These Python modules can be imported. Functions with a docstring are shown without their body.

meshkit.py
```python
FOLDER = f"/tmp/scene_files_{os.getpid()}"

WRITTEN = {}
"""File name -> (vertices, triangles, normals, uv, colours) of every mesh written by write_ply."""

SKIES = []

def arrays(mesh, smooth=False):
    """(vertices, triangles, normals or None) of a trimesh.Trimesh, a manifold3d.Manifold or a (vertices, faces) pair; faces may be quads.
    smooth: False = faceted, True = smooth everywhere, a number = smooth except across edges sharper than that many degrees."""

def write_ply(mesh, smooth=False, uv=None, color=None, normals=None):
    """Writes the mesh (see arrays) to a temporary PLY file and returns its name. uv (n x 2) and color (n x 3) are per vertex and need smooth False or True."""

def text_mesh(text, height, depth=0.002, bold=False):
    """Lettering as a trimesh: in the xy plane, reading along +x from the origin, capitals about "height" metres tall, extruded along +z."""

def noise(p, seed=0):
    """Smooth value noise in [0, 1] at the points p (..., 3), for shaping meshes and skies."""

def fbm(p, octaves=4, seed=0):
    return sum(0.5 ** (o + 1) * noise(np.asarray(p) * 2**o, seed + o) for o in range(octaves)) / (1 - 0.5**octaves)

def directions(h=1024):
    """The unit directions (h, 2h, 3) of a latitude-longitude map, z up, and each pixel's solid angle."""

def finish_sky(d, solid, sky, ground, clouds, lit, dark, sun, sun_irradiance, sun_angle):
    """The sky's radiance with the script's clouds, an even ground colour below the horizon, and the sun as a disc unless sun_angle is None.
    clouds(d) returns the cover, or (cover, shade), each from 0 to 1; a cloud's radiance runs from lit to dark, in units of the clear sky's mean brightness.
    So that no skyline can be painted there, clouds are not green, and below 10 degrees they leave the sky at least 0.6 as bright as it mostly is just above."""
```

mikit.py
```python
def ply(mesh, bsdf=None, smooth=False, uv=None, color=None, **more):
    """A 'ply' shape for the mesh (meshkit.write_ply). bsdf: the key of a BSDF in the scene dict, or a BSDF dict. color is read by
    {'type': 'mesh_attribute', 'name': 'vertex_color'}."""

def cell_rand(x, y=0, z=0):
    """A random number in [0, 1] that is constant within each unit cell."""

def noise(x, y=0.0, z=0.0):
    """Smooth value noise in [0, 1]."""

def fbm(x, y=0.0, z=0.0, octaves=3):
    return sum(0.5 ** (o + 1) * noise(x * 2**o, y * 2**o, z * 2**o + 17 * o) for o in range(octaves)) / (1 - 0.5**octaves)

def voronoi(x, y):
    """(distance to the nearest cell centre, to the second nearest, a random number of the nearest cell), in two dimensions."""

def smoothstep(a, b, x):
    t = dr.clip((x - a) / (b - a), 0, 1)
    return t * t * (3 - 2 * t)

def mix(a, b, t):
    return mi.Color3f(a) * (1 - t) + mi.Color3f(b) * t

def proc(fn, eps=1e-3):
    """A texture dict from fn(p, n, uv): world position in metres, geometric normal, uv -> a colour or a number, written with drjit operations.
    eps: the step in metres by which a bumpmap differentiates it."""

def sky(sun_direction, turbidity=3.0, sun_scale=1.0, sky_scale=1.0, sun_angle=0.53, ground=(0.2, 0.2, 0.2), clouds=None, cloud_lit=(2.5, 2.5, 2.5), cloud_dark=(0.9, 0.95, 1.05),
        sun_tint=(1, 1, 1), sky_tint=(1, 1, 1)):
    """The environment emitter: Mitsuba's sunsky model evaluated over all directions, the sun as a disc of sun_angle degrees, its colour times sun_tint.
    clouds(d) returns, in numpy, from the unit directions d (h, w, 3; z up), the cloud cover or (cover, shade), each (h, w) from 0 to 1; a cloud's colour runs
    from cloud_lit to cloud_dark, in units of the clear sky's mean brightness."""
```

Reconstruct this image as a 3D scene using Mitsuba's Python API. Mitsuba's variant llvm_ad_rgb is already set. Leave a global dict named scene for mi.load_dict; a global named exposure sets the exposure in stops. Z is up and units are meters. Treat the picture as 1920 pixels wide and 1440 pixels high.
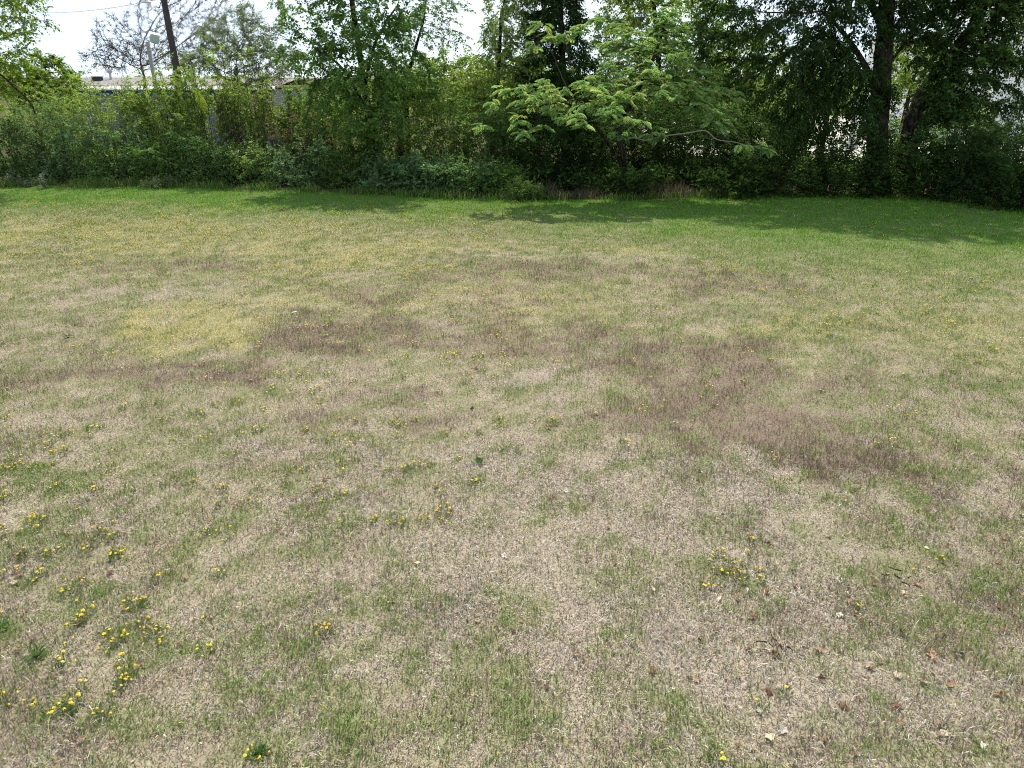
import math, numpy as np, trimesh, mitsuba as mi, drjit as dr
import mikit, meshkit
from scipy.spatial import cKDTree

T = mi.ScalarTransform4f
scene, labels = {}, {}

# ------------------------------------------------------------------ camera, sky, exposure
CAM_H, PITCH = 3.5, math.radians(23.4)
scene['camera'] = {'type': 'perspective', 'fov': 2 * math.degrees(math.atan(960 / 1330)), 'fov_axis': 'x', 'near_clip': 0.1, 'far_clip': 3000.0,
                   'to_world': T().look_at(origin=[0, 0, CAM_H], target=[0, math.cos(PITCH), CAM_H - math.sin(PITCH)], up=[0, 0, 1])}
SUN_EL, SUN_AZ = math.radians(54), math.radians(3)          # high, straight behind the trees
SUN = [math.sin(SUN_AZ) * math.cos(SUN_EL), math.cos(SUN_AZ) * math.cos(SUN_EL), math.sin(SUN_EL)]


def thin_cloud(d):
    w = meshkit.fbm(d * np.array([3.0, 3.0, 7.0]) + 4.0, 4, seed=3)
    return np.clip(0.62 + 0.9 * (w - 0.45), 0.3, 0.97)


scene['sky'] = mikit.sky(SUN, turbidity=3, clouds=thin_cloud, cloud_lit=(2.1, 2.28, 2.55), sun_tint=(0.93, 1.0, 1.05))
exposure = 2.5

# ------------------------------------------------------------------ materials
VC = {'type': 'mesh_attribute', 'name': 'vertex_color'}


def mat(name, d):
    scene[name] = d
    return name


def rgb(*c):
    return {'type': 'rgb', 'value': list(c)}


LEAF = mat('leaf_material', {'type': 'principledthin', 'base_color': VC, 'roughness': 0.38, 'diff_trans': 1.0, 'eta': 1.45})
BLADE = mat('blade_material', {'type': 'principledthin', 'base_color': VC, 'roughness': 0.6, 'diff_trans': 0.55, 'eta': 1.35})
PETAL = mat('petal_material', {'type': 'principledthin', 'base_color': VC, 'roughness': 0.7, 'diff_trans': 0.5, 'eta': 1.3})


def bark_fn(p, n, uv):
    g = mikit.fbm(p.x * 22, p.y * 22, p.z * 4, 3)
    return mikit.mix((0.014, 0.012, 0.010), (0.062, 0.052, 0.042), mikit.smoothstep(0.3, 0.75, g))


def pale_bark_fn(p, n, uv):
    g = mikit.fbm(p.x * 14, p.y * 14, p.z * 5, 3)
    return mikit.mix((0.055, 0.048, 0.046), (0.14, 0.125, 0.115), mikit.smoothstep(0.3, 0.75, g))


BARK = mat('bark_material', {'type': 'bumpmap', 'arbitrary': mikit.proc(lambda p, n, uv: mikit.fbm(p.x * 30, p.y * 30, p.z * 6, 2)), 'scale': 0.03,
                             'bsdf': {'type': 'twosided', 'bsdf': {'type': 'diffuse', 'reflectance': mikit.proc(bark_fn)}}})
TWIG = mat('twig_material', {'type': 'twosided', 'bsdf': {'type': 'diffuse', 'reflectance': rgb(0.06, 0.048, 0.038)}})
PALE = mat('pale_bark_material', {'type': 'twosided', 'bsdf': {'type': 'diffuse', 'reflectance': mikit.proc(pale_bark_fn)}})
BRANCH = mat('pale_branch_material', {'type': 'twosided', 'bsdf': {'type': 'diffuse', 'reflectance': rgb(0.26, 0.22, 0.18)}})
SOIL_A = {'type': 'diffuse', 'reflectance': VC}


def thatch_gap(p, n, uv):
    a = mikit.fbm(p.x * 130 + 4 * mikit.noise(p.x * 9, p.y * 9), p.y * 130, 0, 3)
    return mikit.smoothstep(0.38, 0.72, a) * 0.9


LAWN = mat('lawn_material', {'type': 'twosided', 'bsdf': {'type': 'blendbsdf', 'weight': mikit.proc(thatch_gap), 'a': SOIL_A, 'b': {'type': 'diffuse', 'reflectance': rgb(0.09, 0.07, 0.055)}}})


def dirt_fn(p, n, uv):
    a = mikit.fbm(p.x * 0.7, p.y * 0.7, 0, 4)
    b = mikit.fbm(p.x * 9, p.y * 9, 0, 3)
    return mikit.mix(mikit.mix((0.055, 0.055, 0.03), (0.11, 0.10, 0.055), b), (0.07, 0.105, 0.03), mikit.smoothstep(0.45, 0.65, a))


def lot_fn(p, n, uv):
    a = mikit.fbm(p.x * 0.5, p.y * 0.5, 0, 4)
    b = mikit.noise(p.x * 25, p.y * 25)
    return mikit.mix((0.40, 0.385, 0.36), (0.52, 0.505, 0.48), a * 0.7 + b * 0.3)


def wood_fn(p, n, uv):
    g = mikit.fbm(p.x * 40, p.y * 40, p.z * 1.5, 3)
    return mikit.mix((0.035, 0.03, 0.028), (0.11, 0.095, 0.085), g)


def grey_wood_fn(p, n, uv):
    g = mikit.fbm(p.x * 50, p.y * 50, p.z * 2, 3)
    return mikit.mix((0.26, 0.23, 0.21), (0.46, 0.42, 0.39), g)


def roof_fn(p, n, uv):
    g = mikit.fbm(p.x * 6, p.y * 9, 0, 3)
    return mikit.mix((0.19, 0.18, 0.185), (0.27, 0.26, 0.265), g)


DIRT = mat('dirt_material', {'type': 'twosided', 'bsdf': {'type': 'diffuse', 'reflectance': mikit.proc(dirt_fn)}})
LOT = mat('lot_material', {'type': 'twosided', 'bsdf': {'type': 'diffuse', 'reflectance': mikit.proc(lot_fn)}})
POLEWOOD = mat('pole_material', {'type': 'diffuse', 'reflectance': mikit.proc(wood_fn)})
GREYWOOD = mat('grey_wood_material', {'type': 'diffuse', 'reflectance': mikit.proc(grey_wood_fn)})
ROOF = mat('roof_material', {'type': 'twosided', 'bsdf': {'type': 'diffuse', 'reflectance': mikit.proc(roof_fn)}})
WHITE = mat('white_paint_material', {'type': 'twosided', 'bsdf': {'type': 'roughplastic', 'diffuse_reflectance': rgb(0.78, 0.78, 0.76), 'alpha': 0.25}})
BLUE = mat('blue_paint_material', {'type': 'twosided', 'bsdf': {'type': 'roughplastic', 'diffuse_reflectance': rgb(0.03, 0.12, 0.42), 'alpha': 0.3}})
WALL = mat('wall_material', {'type': 'twosided', 'bsdf': {'type': 'diffuse', 'reflectance': rgb(0.24, 0.25, 0.27)}})
METAL = mat('galvanised_material', {'type': 'twosided', 'bsdf': {'type': 'principled', 'base_color': rgb(0.45, 0.47, 0.48), 'metallic': 0.6, 'roughness': 0.45}})
LAMPGLASS = mat('lamp_lens_material', {'type': 'twosided', 'bsdf': {'type': 'roughplastic', 'diffuse_reflectance': rgb(0.55, 0.62, 0.64), 'alpha': 0.08}})
DARK = mat('dark_metal_material', {'type': 'twosided', 'bsdf': {'type': 'diffuse', 'reflectance': rgb(0.05, 0.055, 0.06)}})
LITTER = mat('dead_leaf_material', {'type': 'principledthin', 'base_color': VC, 'roughness': 0.6, 'diff_trans': 0.35, 'eta': 1.4})


# ------------------------------------------------------------------ entries and labels
def numbered(name, table):
    if name not in table:
        return name
    k = 1
    while f'{name}_{k:03d}' in table:
        k += 1
    return f'{name}_{k:03d}'


def thing(name, label, cat, group=None):
    key = numbered(name, labels)
    labels[key] = {'label': label, 'category': cat}
    if group:
        labels[key]['group'] = group
    return key


def part(parent, name, mesh, m, kind=None, label=None, **more):
    key = numbered(f'{parent}__{name}', scene)
    scene[key] = mesh if isinstance(mesh, dict) else mikit.ply(mesh, m, **more)
    if kind or label:
        labels[key] = {k: v for k, v in (('kind', kind), ('label', label)) if v}
    return key


def structure(name, mesh, m, kind='structure', label=None, **more):
    scene[name] = mikit.ply(mesh, m, **more)
    labels[name] = {'label': label or name.replace('_', ' '), 'kind': kind}


# ------------------------------------------------------------------ geometry helpers
UP = np.array([0, 0, 1.0])


def unit(a):
    return a / np.maximum(np.linalg.norm(a, axis=-1, keepdims=True), 1e-9)


def segs(p0, p1, r0, r1, k=4):
    """Frustums between point arrays, open-ended, as one (v, f)."""
    p0, p1 = np.asarray(p0, float), np.asarray(p1, float)
    r0, r1 = np.broadcast_to(r0, len(p0)), np.broadcast_to(r1, len(p0))
    d = unit(p1 - p0)
    ref = np.where(np.abs(d[:, 2:3]) > 0.9, [[1.0, 0, 0]], [[0, 0, 1.0]])
    a = unit(np.cross(d, ref))
    b = np.cross(d, a)
    ang = np.arange(k) * 2 * np.pi / k
    ring = np.cos(ang)[None, :, None] * a[:, None] + np.sin(ang)[None, :, None] * b[:, None]
    v = np.concatenate([p0[:, None] + ring * r0[:, None, None], p1[:, None] + ring * r1[:, None, None]], 1)
    i = np.arange(k)
    j = (i + 1) % k
    f = np.concatenate([np.stack([i, j, j + k], 1), np.stack([i, j + k, i + k], 1)])
    f = f[None] + (np.arange(len(p0)) * 2 * k)[:, None, None]
    return v.reshape(-1, 3), f.reshape(-1, 3)


def spline(pts, n):
    """Catmull-Rom through the points; n samples for each span."""
    p = np.asarray(pts, float)
    p = np.vstack([2 * p[0] - p[1], p, 2 * p[-1] - p[-2]])
    t = np.linspace(0, 1, n, endpoint=False)[:, None]
    out = [0.5 * (2 * p[i] + (p[i + 1] - p[i - 1]) * t + (2 * p[i - 1] - 5 * p[i] + 4 * p[i + 1] - p[i + 2]) * t**2 + (-p[i - 1] + 3 * p[i] - 3 * p[i + 1] + p[i + 2]) * t**3) for i in range(1, len(p) - 2)]
    return np.vstack(out + [p[-2:-1]])


def sweep(pts, radii, k=10, rough=0.0, seed=0, cap=True):
    """One continuous tube along the points (parallel-transported rings), optionally roughened."""
    p = np.asarray(pts, float)
    r = np.interp(np.linspace(0, 1, len(p)), np.linspace(0, 1, len(radii)), radii)
    d = unit(np.gradient(p, axis=0))
    a = np.cross(d[0], [0, 1, 0] if abs(d[0][1]) < 0.9 else [1, 0, 0])
    ang = np.arange(k) * 2 * np.pi / k
    rings = []
    for i in range(len(p)):
        a = a - d[i] * (a @ d[i])
        a /= np.linalg.norm(a)
        b = np.cross(d[i], a)
        ring = np.cos(ang)[:, None] * a + np.sin(ang)[:, None] * b
        q = p[i] + ring * r[i]
        if rough:
            q = p[i] + ring * r[i] * (1 + rough * (meshkit.fbm(q * np.array([5, 5, 1.2]), 3, seed) - 0.5))[:, None] * 1.0
        rings.append(q)
    v = np.vstack(rings + [p[:1], p[-1:]])
    i = np.arange(k)
    j = (i + 1) % k
    f = [np.concatenate([np.stack([i, j, j + k], 1), np.stack([i, j + k, i + k], 1)]) + m * k for m in range(len(p) - 1)]
    if cap:
        n = len(p) * k
        f += [np.stack([j, i, np.full(k, n)], 1), np.stack([i + n - k, j + n - k, np.full(k, n + 1)], 1)]
    return v, np.vstack(f)


def join(parts):
    at, vs, fs = 0, [], []
    for v, f in parts:
        vs.append(v)
        fs.append(f + at)
        at += len(v)
    return np.vstack(vs), np.vstack(fs)


def box(x0, x1, y0, y1, z0, z1):
    b = trimesh.creation.box(extents=(x1 - x0, y1 - y0, z1 - z0))
    b.apply_translation(((x0 + x1) / 2, (y0 + y1) / 2, (z0 + z1) / 2))
    return np.array(b.vertices), np.array(b.faces)


def leaf_quads(base, d, n, L, Wd):
    """Pointed leaves, each two triangles folded along the midrib and drooping at the tip."""
    s = unit(np.cross(d, n))
    n = np.cross(s, d)
    L, Wd = L[:, None], Wd[:, None]
    mid = base + d * L * 0.48
    v = np.stack([base, mid + s * Wd * 0.5 + n * Wd * 0.16, base + d * L - n * L * 0.12, mid - s * Wd * 0.5 + n * Wd * 0.16], 1)
    f = np.array([[0, 1, 2], [0, 2, 3]])[None] + (np.arange(len(base)) * 4)[:, None, None]
    return v.reshape(-1, 3), f.reshape(-1, 3)


def pick_colours(pal, T_, m, rng, twig_var=0.18, leaf_var=0.16):
    pal = np.asarray(pal, float)
    i, j, t = rng.integers(0, len(pal), T_), rng.integers(0, len(pal), T_), rng.random((T_, 1))
    c = (pal[i] * t + pal[j] * (1 - t)) * np.exp(rng.normal(0, twig_var, (T_, 1)))
    c = np.repeat(c, m, 0) * np.exp(rng.normal(0, leaf_var, (T_ * m, 1))) * np.exp(rng.normal(0, 0.05, (T_ * m, 3)))
    return np.clip(c, 0.004, 0.8)


def twig_leaves(P, D, length, m, L, Wr, pal, rng, droop=0.25, down=0.35):
    """Leaves set alternately along twigs that start at P and run along D, and the twigs themselves as thin prisms."""
    n = len(P)
    D = unit(D)
    k = np.arange(m)[None, :]
    t = (k + 0.6 + rng.uniform(-0.35, 0.35, (n, m))) / m
    t = np.clip(t, 0.05, 1.0)
    ln = np.asarray(length)[:, None]
    pos = P[:, None] + D[:, None] * (ln * t)[..., None]
    pos[..., 2] -= droop * ln * t * t
    side = unit(np.cross(D, UP) + 0.25 * rng.normal(size=(n, 3)))
    sg = np.where((k + rng.integers(0, 2, (n, 1))) % 2 == 0, 1.0, -1.0)
    d = D[:, None] * 0.55 + side[:, None] * sg[..., None] * 0.85 + rng.normal(0, 0.32, (n, m, 3))
    d[..., 2] -= down
    d = unit(d).reshape(-1, 3)
    nn = unit(UP + rng.normal(0, 0.55, (n * m, 3)))
    Ls = L * rng.uniform(0.6, 1.25, n * m)
    leaves = leaf_quads(pos.reshape(-1, 3), d, nn, Ls, Ls * Wr * rng.uniform(0.8, 1.2, n * m))
    tip = P + D * ln
    tip[:, 2] -= droop * np.asarray(length)
    return leaves, pick_colours(pal, n, m, rng), (P, tip)


def in_blobs(blobs, n, rng, shell=0.0):
    """n points inside the ellipsoids (cx, cy, cz, rx, ry, rz), shared out by volume."""
    b = np.asarray(blobs, float)
    w = b[:, 3] * b[:, 4] * b[:, 5]
    i = rng.choice(len(b), n, p=w / w.sum())
    u = unit(rng.normal(size=(n, 3))) * (rng.random((n, 1)) ** (1 / 3) * (1 - shell) + shell)
    return b[i, :3] + u * b[i, 3:6]


def colonise(attr, start, step, infl, kill, rng, iters=140):
    """Space colonisation: branches grow from the start polyline towards the attractor points."""
    nodes, parent = [np.asarray(s, float) for s in start], list(range(-1, len(start) - 1))
    attr = np.asarray(attr, float)
    done = 0
    for _ in range(iters):
        N = np.asarray(nodes)
        dist, near = cKDTree(N).query(attr)
        keep = dist > kill
        attr, dist, near = attr[keep], dist[keep], near[keep]
        if not len(attr):
            break
        use = dist < max(infl, dist.min() * 1.05)
        a, idx = attr[use], near[use]
        pull = np.zeros_like(N)
        np.add.at(pull, idx, unit(a - N[idx]))
        who = np.unique(idx)
        d = unit(pull[who] + rng.normal(0, 0.18, (len(who), 3)))
        new = N[who] + d * step
        gap = cKDTree(N).query(new)[0]
        ok = gap > step * 0.35
        if not ok.any():
            done += 1
            if done > 3:
                break
            attr = attr[rng.random(len(attr)) > 0.3]
            if not len(attr):
                break
            continue
        for q, w in zip(new[ok], who[ok]):
            nodes.append(q)
            parent.append(int(w))
    return np.asarray(nodes), np.asarray(parent)


def pipe(nodes, parent, tip_r, power=2.4, most=9.9):
    r = np.zeros(len(nodes))
    kids = np.zeros(len(nodes), int)
    for i in range(len(nodes) - 1, 0, -1):
        if kids[i] == 0:
            r[i] = tip_r**power
        kids[parent[i]] += 1
        r[parent[i]] += r[i]
    return np.minimum(r ** (1 / power), most), kids


def limbs_mesh(nodes, parent, r, start_n, twigs=None, twig_r=0.004):
    i = np.arange(start_n, len(nodes))
    p = parent[i]
    r1 = r[i]
    r0 = np.minimum(r[p], r1 * 1.6 + 0.004)
    thick = r1 > 0.03
    out = []
    if thick.any():
        out.append(segs(nodes[p[thick]], nodes[i[thick]], r0[thick], r1[thick], 7))
    if (~thick).any():
        out.append(segs(nodes[p[~thick]], nodes[i[~thick]], r0[~thick], r1[~thick], 4))
    if twigs is not None:
        out.append(segs(twigs[0], twigs[1], twig_r, twig_r * 0.5, 3))
    return join(out)


DENSITY = 2.3


def tree(name, label, cat, trunk, r0, r1, blobs, n_attr, pal, seed, per_node=3, m=9, L=0.075, Wr=0.55, twig=0.42, step=0.32, infl=2.2, kill=0.5, droop=0.3, down=0.35,
         leaf_r=0.016, bark=BARK, tip_r=0.007, sparse=0.0, thin_twig=0.004, extra_trunks=(), shell=0.25):
    rng = np.random.default_rng(seed)
    per_node, L, Wr = round(per_node * DENSITY), L * 1.3, Wr * 1.1
    key = thing(name, label, cat)
    line = spline(trunk, 8)
    part(key, 'trunk', sweep(line, [r0, (r0 + r1) / 2, r1], 12, 0.35, seed), bark, smooth=True)
    start = list(line)
    for tr in extra_trunks:
        l2 = spline(tr[0], 8)
        part(key, 'trunk', sweep(l2, [tr[1], tr[2]], 10, 0.35, seed + 1), bark, smooth=True)
    attr = in_blobs(blobs, n_attr, rng, shell)
    for tr in extra_trunks:
        start += list(spline(tr[0], 8)[1:])
    n0 = len(start)
    nodes, parent = colonise(attr, start, step, infl, kill, rng)
    if extra_trunks:                                     # limbs must not join the ends of different stems
        at = len(line)
        for tr in extra_trunks:
            parent[at] = 0
            at += len(spline(tr[0], 8)) - 1
    r, kids = pipe(nodes, parent, tip_r, most=max(r1 * 0.8, 0.03))
    fine = np.where((r <= leaf_r) & (np.arange(len(nodes)) >= n0))[0]
    if sparse:
        fine = fine[meshkit.noise(nodes[fine] * 0.9, seed) > sparse]
    who = np.repeat(fine, per_node)
    away = unit(nodes[who] - nodes[parent[who]])
    D = unit(away * 0.8 + rng.normal(0, 0.6, (len(who), 3)) + np.array([0, 0, -0.1]))
    P = nodes[who] + rng.normal(0, step * 0.25, (len(who), 3)) * 0.5
    leaves, col, tw = twig_leaves(P, D, twig * rng.uniform(0.6, 1.3, len(who)), m, L, Wr, pal, rng, droop, down)
    part(key, 'limbs', limbs_mesh(nodes, parent, r, n0, (nodes[who][::2], tw[1][::2]), thin_twig), TWIG if bark != PALE else PALE)
    part(key, 'crown', leaves, LEAF, kind='stuff', color=np.repeat(col, 4, 0))
    return key


def shrub(name, label, cat, x, y, rx, h, pal, seed, stems=26, twigs=18, m=10, L=0.055, Wr=0.62, twig=0.36, lean=0.6, low=0.03, stem_r=0.008, droop=0.25, down=0.25, ry=None, arch=0.25, z0=0.0, top_only=False, skirt=0.0):
    """A many-stemmed bush: stems fan out of the base, twigs with leaves stand along them."""
    rng = np.random.default_rng(seed)
    key = thing(name, label, cat)
    ry = ry or rx * 0.8
    a = rng.random(stems) * 2 * np.pi
    q = np.sqrt(rng.random(stems))
    off = np.stack([np.cos(a) * rx * q, np.sin(a) * ry * q], 1)
    root = np.c_[x + off[:, 0] * 0.35, y + off[:, 1] * 0.35, np.full(stems, z0)]
    hh = h * (1 - 0.35 * q**2) * rng.uniform(0.7, 1.06, stems)
    tip = np.c_[x + off[:, 0] * (0.45 + lean), y + off[:, 1] * (0.45 + lean), z0 + hh]
    ctl = np.c_[x + off[:, 0] * 0.55 + rng.normal(0, 0.08, stems), y + off[:, 1] * 0.55 + rng.normal(0, 0.08, stems), z0 + hh * (0.6 + arch)]

    def at(i, t):
        t = t[:, None]
        return root[i] * (1 - t) ** 2 + 2 * ctl[i] * t * (1 - t) + tip[i] * t * t

    K = 6
    ii = np.repeat(np.arange(stems), K)
    tt = np.tile(np.arange(K) / K, stems)
    s = segs(at(ii, tt), at(ii, tt + 1 / K), stem_r * (1.1 - 0.8 * tt), stem_r * (1.1 - 0.8 * (tt + 1 / K)), 4)
    n = stems * twigs
    i = np.repeat(np.arange(stems), twigs)
    t = low + (1 - low) * rng.random(n) ** (0.8 if not top_only else 0.5)
    P = at(i, t)
    low_n = rng.random(n) < skirt                                            # low side shoots hide the bare stems
    ang = rng.random(n) * 2 * np.pi
    rad = np.sqrt(rng.uniform(0.15, 1.0, n))
    P = np.where(low_n[:, None], np.c_[x + np.cos(ang) * rad * rx * 0.85, y + np.sin(ang) * rad * ry * 0.85, z0 + rng.random(n) * min(0.75, 0.4 * h)], P)
    out = np.c_[P[:, :2] - [x, y], np.full(n, 0.15)]
    D = unit(out * 0.6 + rng.normal(0, 0.5, (n, 3)) + [0, 0, 0.25])
    P = P + rng.normal(0, 0.04, (n, 3))
    P[:, 2] = np.maximum(P[:, 2], z0 + 0.06)
    leaves, col, tw = twig_leaves(P, D, twig * rng.uniform(0.5, 1.3, n), m, L, Wr, pal, rng, droop, down)
    v = leaves[0]
    v[:, 2] = np.maximum(v[:, 2], z0 + 0.02)
    part(key, 'stems', join([s, segs(tw[0][::4], tw[1][::4], 0.0035, 0.002, 3)]), TWIG, kind='stuff')
    part(key, 'foliage', leaves, LEAF, kind='stuff', color=np.repeat(col, 4, 0))
    return key


# ------------------------------------------------------------------ the setting: ground, lot
HEDGE = np.array([(-23.96, 26.04), (-17.64, 25.11), (-12.07, 24.99), (-6.31, 23.89), (-2.67, 22.67), (0.66, 22.35), (4.82, 22.56), (7.78, 22.99), (11.02, 23.43), (13.13, 22.56), (13.82, 20.99), (15.22, 19.7)])
GREEN = np.array([(-19.98, 21.46), (-15.03, 21.18), (-10.17, 20.81), (-5.33, 19.94), (-0.86, 19.14), (3.14, 17.44), (5.22, 15.67), (7.32, 15.06), (10.08, 14.03), (11.42, 13.01)])


def sheet(x0, x1, y0, y1, z):
    return np.array([[x0, y0, z], [x1, y0, z], [x1, y1, z], [x0, y1, z]], float), np.array([[0, 1, 2], [0, 2, 3]])


structure('ground', sheet(-900, 900, -400, 2200, -0.06), DIRT, label='bare earth and rough grass beyond the lawn')
structure('parking_lot', sheet(9.0, 70, 33.0, 75, -0.03), LOT, label='pale sunlit concrete lot seen in the gaps between the trees')

PURPLE = [(1.93, 13.2, 3.35, 0.78), (-2.24, 12.01, 1.03, 0.43), (-2.15, 9.64, 1.38, 1.02), (-0.67, 10.62, 0.67, 0.75), (-4.71, 7.84, 1.67, 0.67), (2.94, 6.67, 1.12, 0.85), (2.07, 8.81, 1.78, 0.74), (1.12, 10.11, 0.97, 0.54), (3.95, 12.46, 1.45, 1.0),
          (-1.42, 7.05, 1.01, 0.43), (-7.08, 14.03, 2.15, 0.62), (1.22, 6.55, 0.5, 0.35), (0.37, 11.79, 1.1, 0.45), (-1.71, 20.99, 1.87, 0.64), (-2.85, 10.62, 0.84, 0.42), (-0.08, 9.42, 1.97, 0.48), (2.33, 7.61, 1.01, 0.46), (3.2, 6.21, 0.58, 0.44), (-3.02, 9.42, 0.68, 0.54), (-3.43, 7.69, 1.02, 0.4), (1.75, 6.92, 1.1, 0.65), (2.88, 8.43, 1.38, 0.61), (-5.51, 7.77, 1.03, 0.54)]
YELLOW = [(-4.93, 9.82, 1.18, 0.99), (-4.67, 10.36, 0.98, 0.67), (0.18, 11.32, 2.03, 1.08), (-3.92, 11.41, 1.78, 0.79), (-9.81, 17.19, 4.91, 1.92), (-3.05, 15.46, 3.52, 1.04), (3.4, 15.46, 2.11, 0.62), (5.69, 9.64, 2.31, 1.37)]
LIVE = [(1.87, 12.01, 0.56, 0.37), (2.91, 9.31, 1.27, 0.68), (5.36, 10.62, 2.26, 1.62), (4.54, 17.84, 3.07, 1.5), (-0.06, 7.18, 1.56, 0.41), (-3.74, 4.95, 0.71, 0.53), (-3.53, 5.8, 1.01, 0.58), (-2.3, 3.77, 0.8, 0.46), (-1.47, 3.11, 0.7, 0.27),
        (-1.57, 9.31, 0.97, 0.53), (0.5, 5.8, 1.12, 0.58), (-3.84, 6.92, 1.28, 0.52), (4.9, 8.09, 1.33, 1.02), (-0.21, 3.48, 0.87, 0.46), (7.14, 10.11, 1.6, 1.49)]
PALEST = [(2.15, 5.1, 1.46, 0.88), (1.12, 3.58, 1.16, 0.81), (1.58, 14.86, 3.39, 0.54), (-0.25, 4.59, 0.97, 0.68), (2.22, 3.15, 0.96, 0.52), (-5.6, 11.79, 1.84, 0.58), (0.27, 8.09, 0.46, 0.84)]


def patch(x, y, items, wob):
    out = np.zeros_like(x)
    q = np.stack([x, y, np.zeros_like(x)], -1)
    x = x + 2.2 * (meshkit.fbm(q * 0.55, 3, 41) - 0.5) + 1.5 * (meshkit.fbm(q * 2.1, 3, 43) - 0.5)
    y = y + 2.0 * (meshkit.fbm(q * 0.5, 3, 42) - 0.5) + 1.5 * (meshkit.fbm(q * 2.1, 3, 44) - 0.5)
    for cx, cy, rx, ry in items:
        d = ((x - cx) / rx) ** 2 + ((y - cy) / ry) ** 2
        out = np.maximum(out, np.exp(-0.8 * d * d))
    return np.clip(out * (0.35 + 1.3 * wob), 0, 1)


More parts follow.
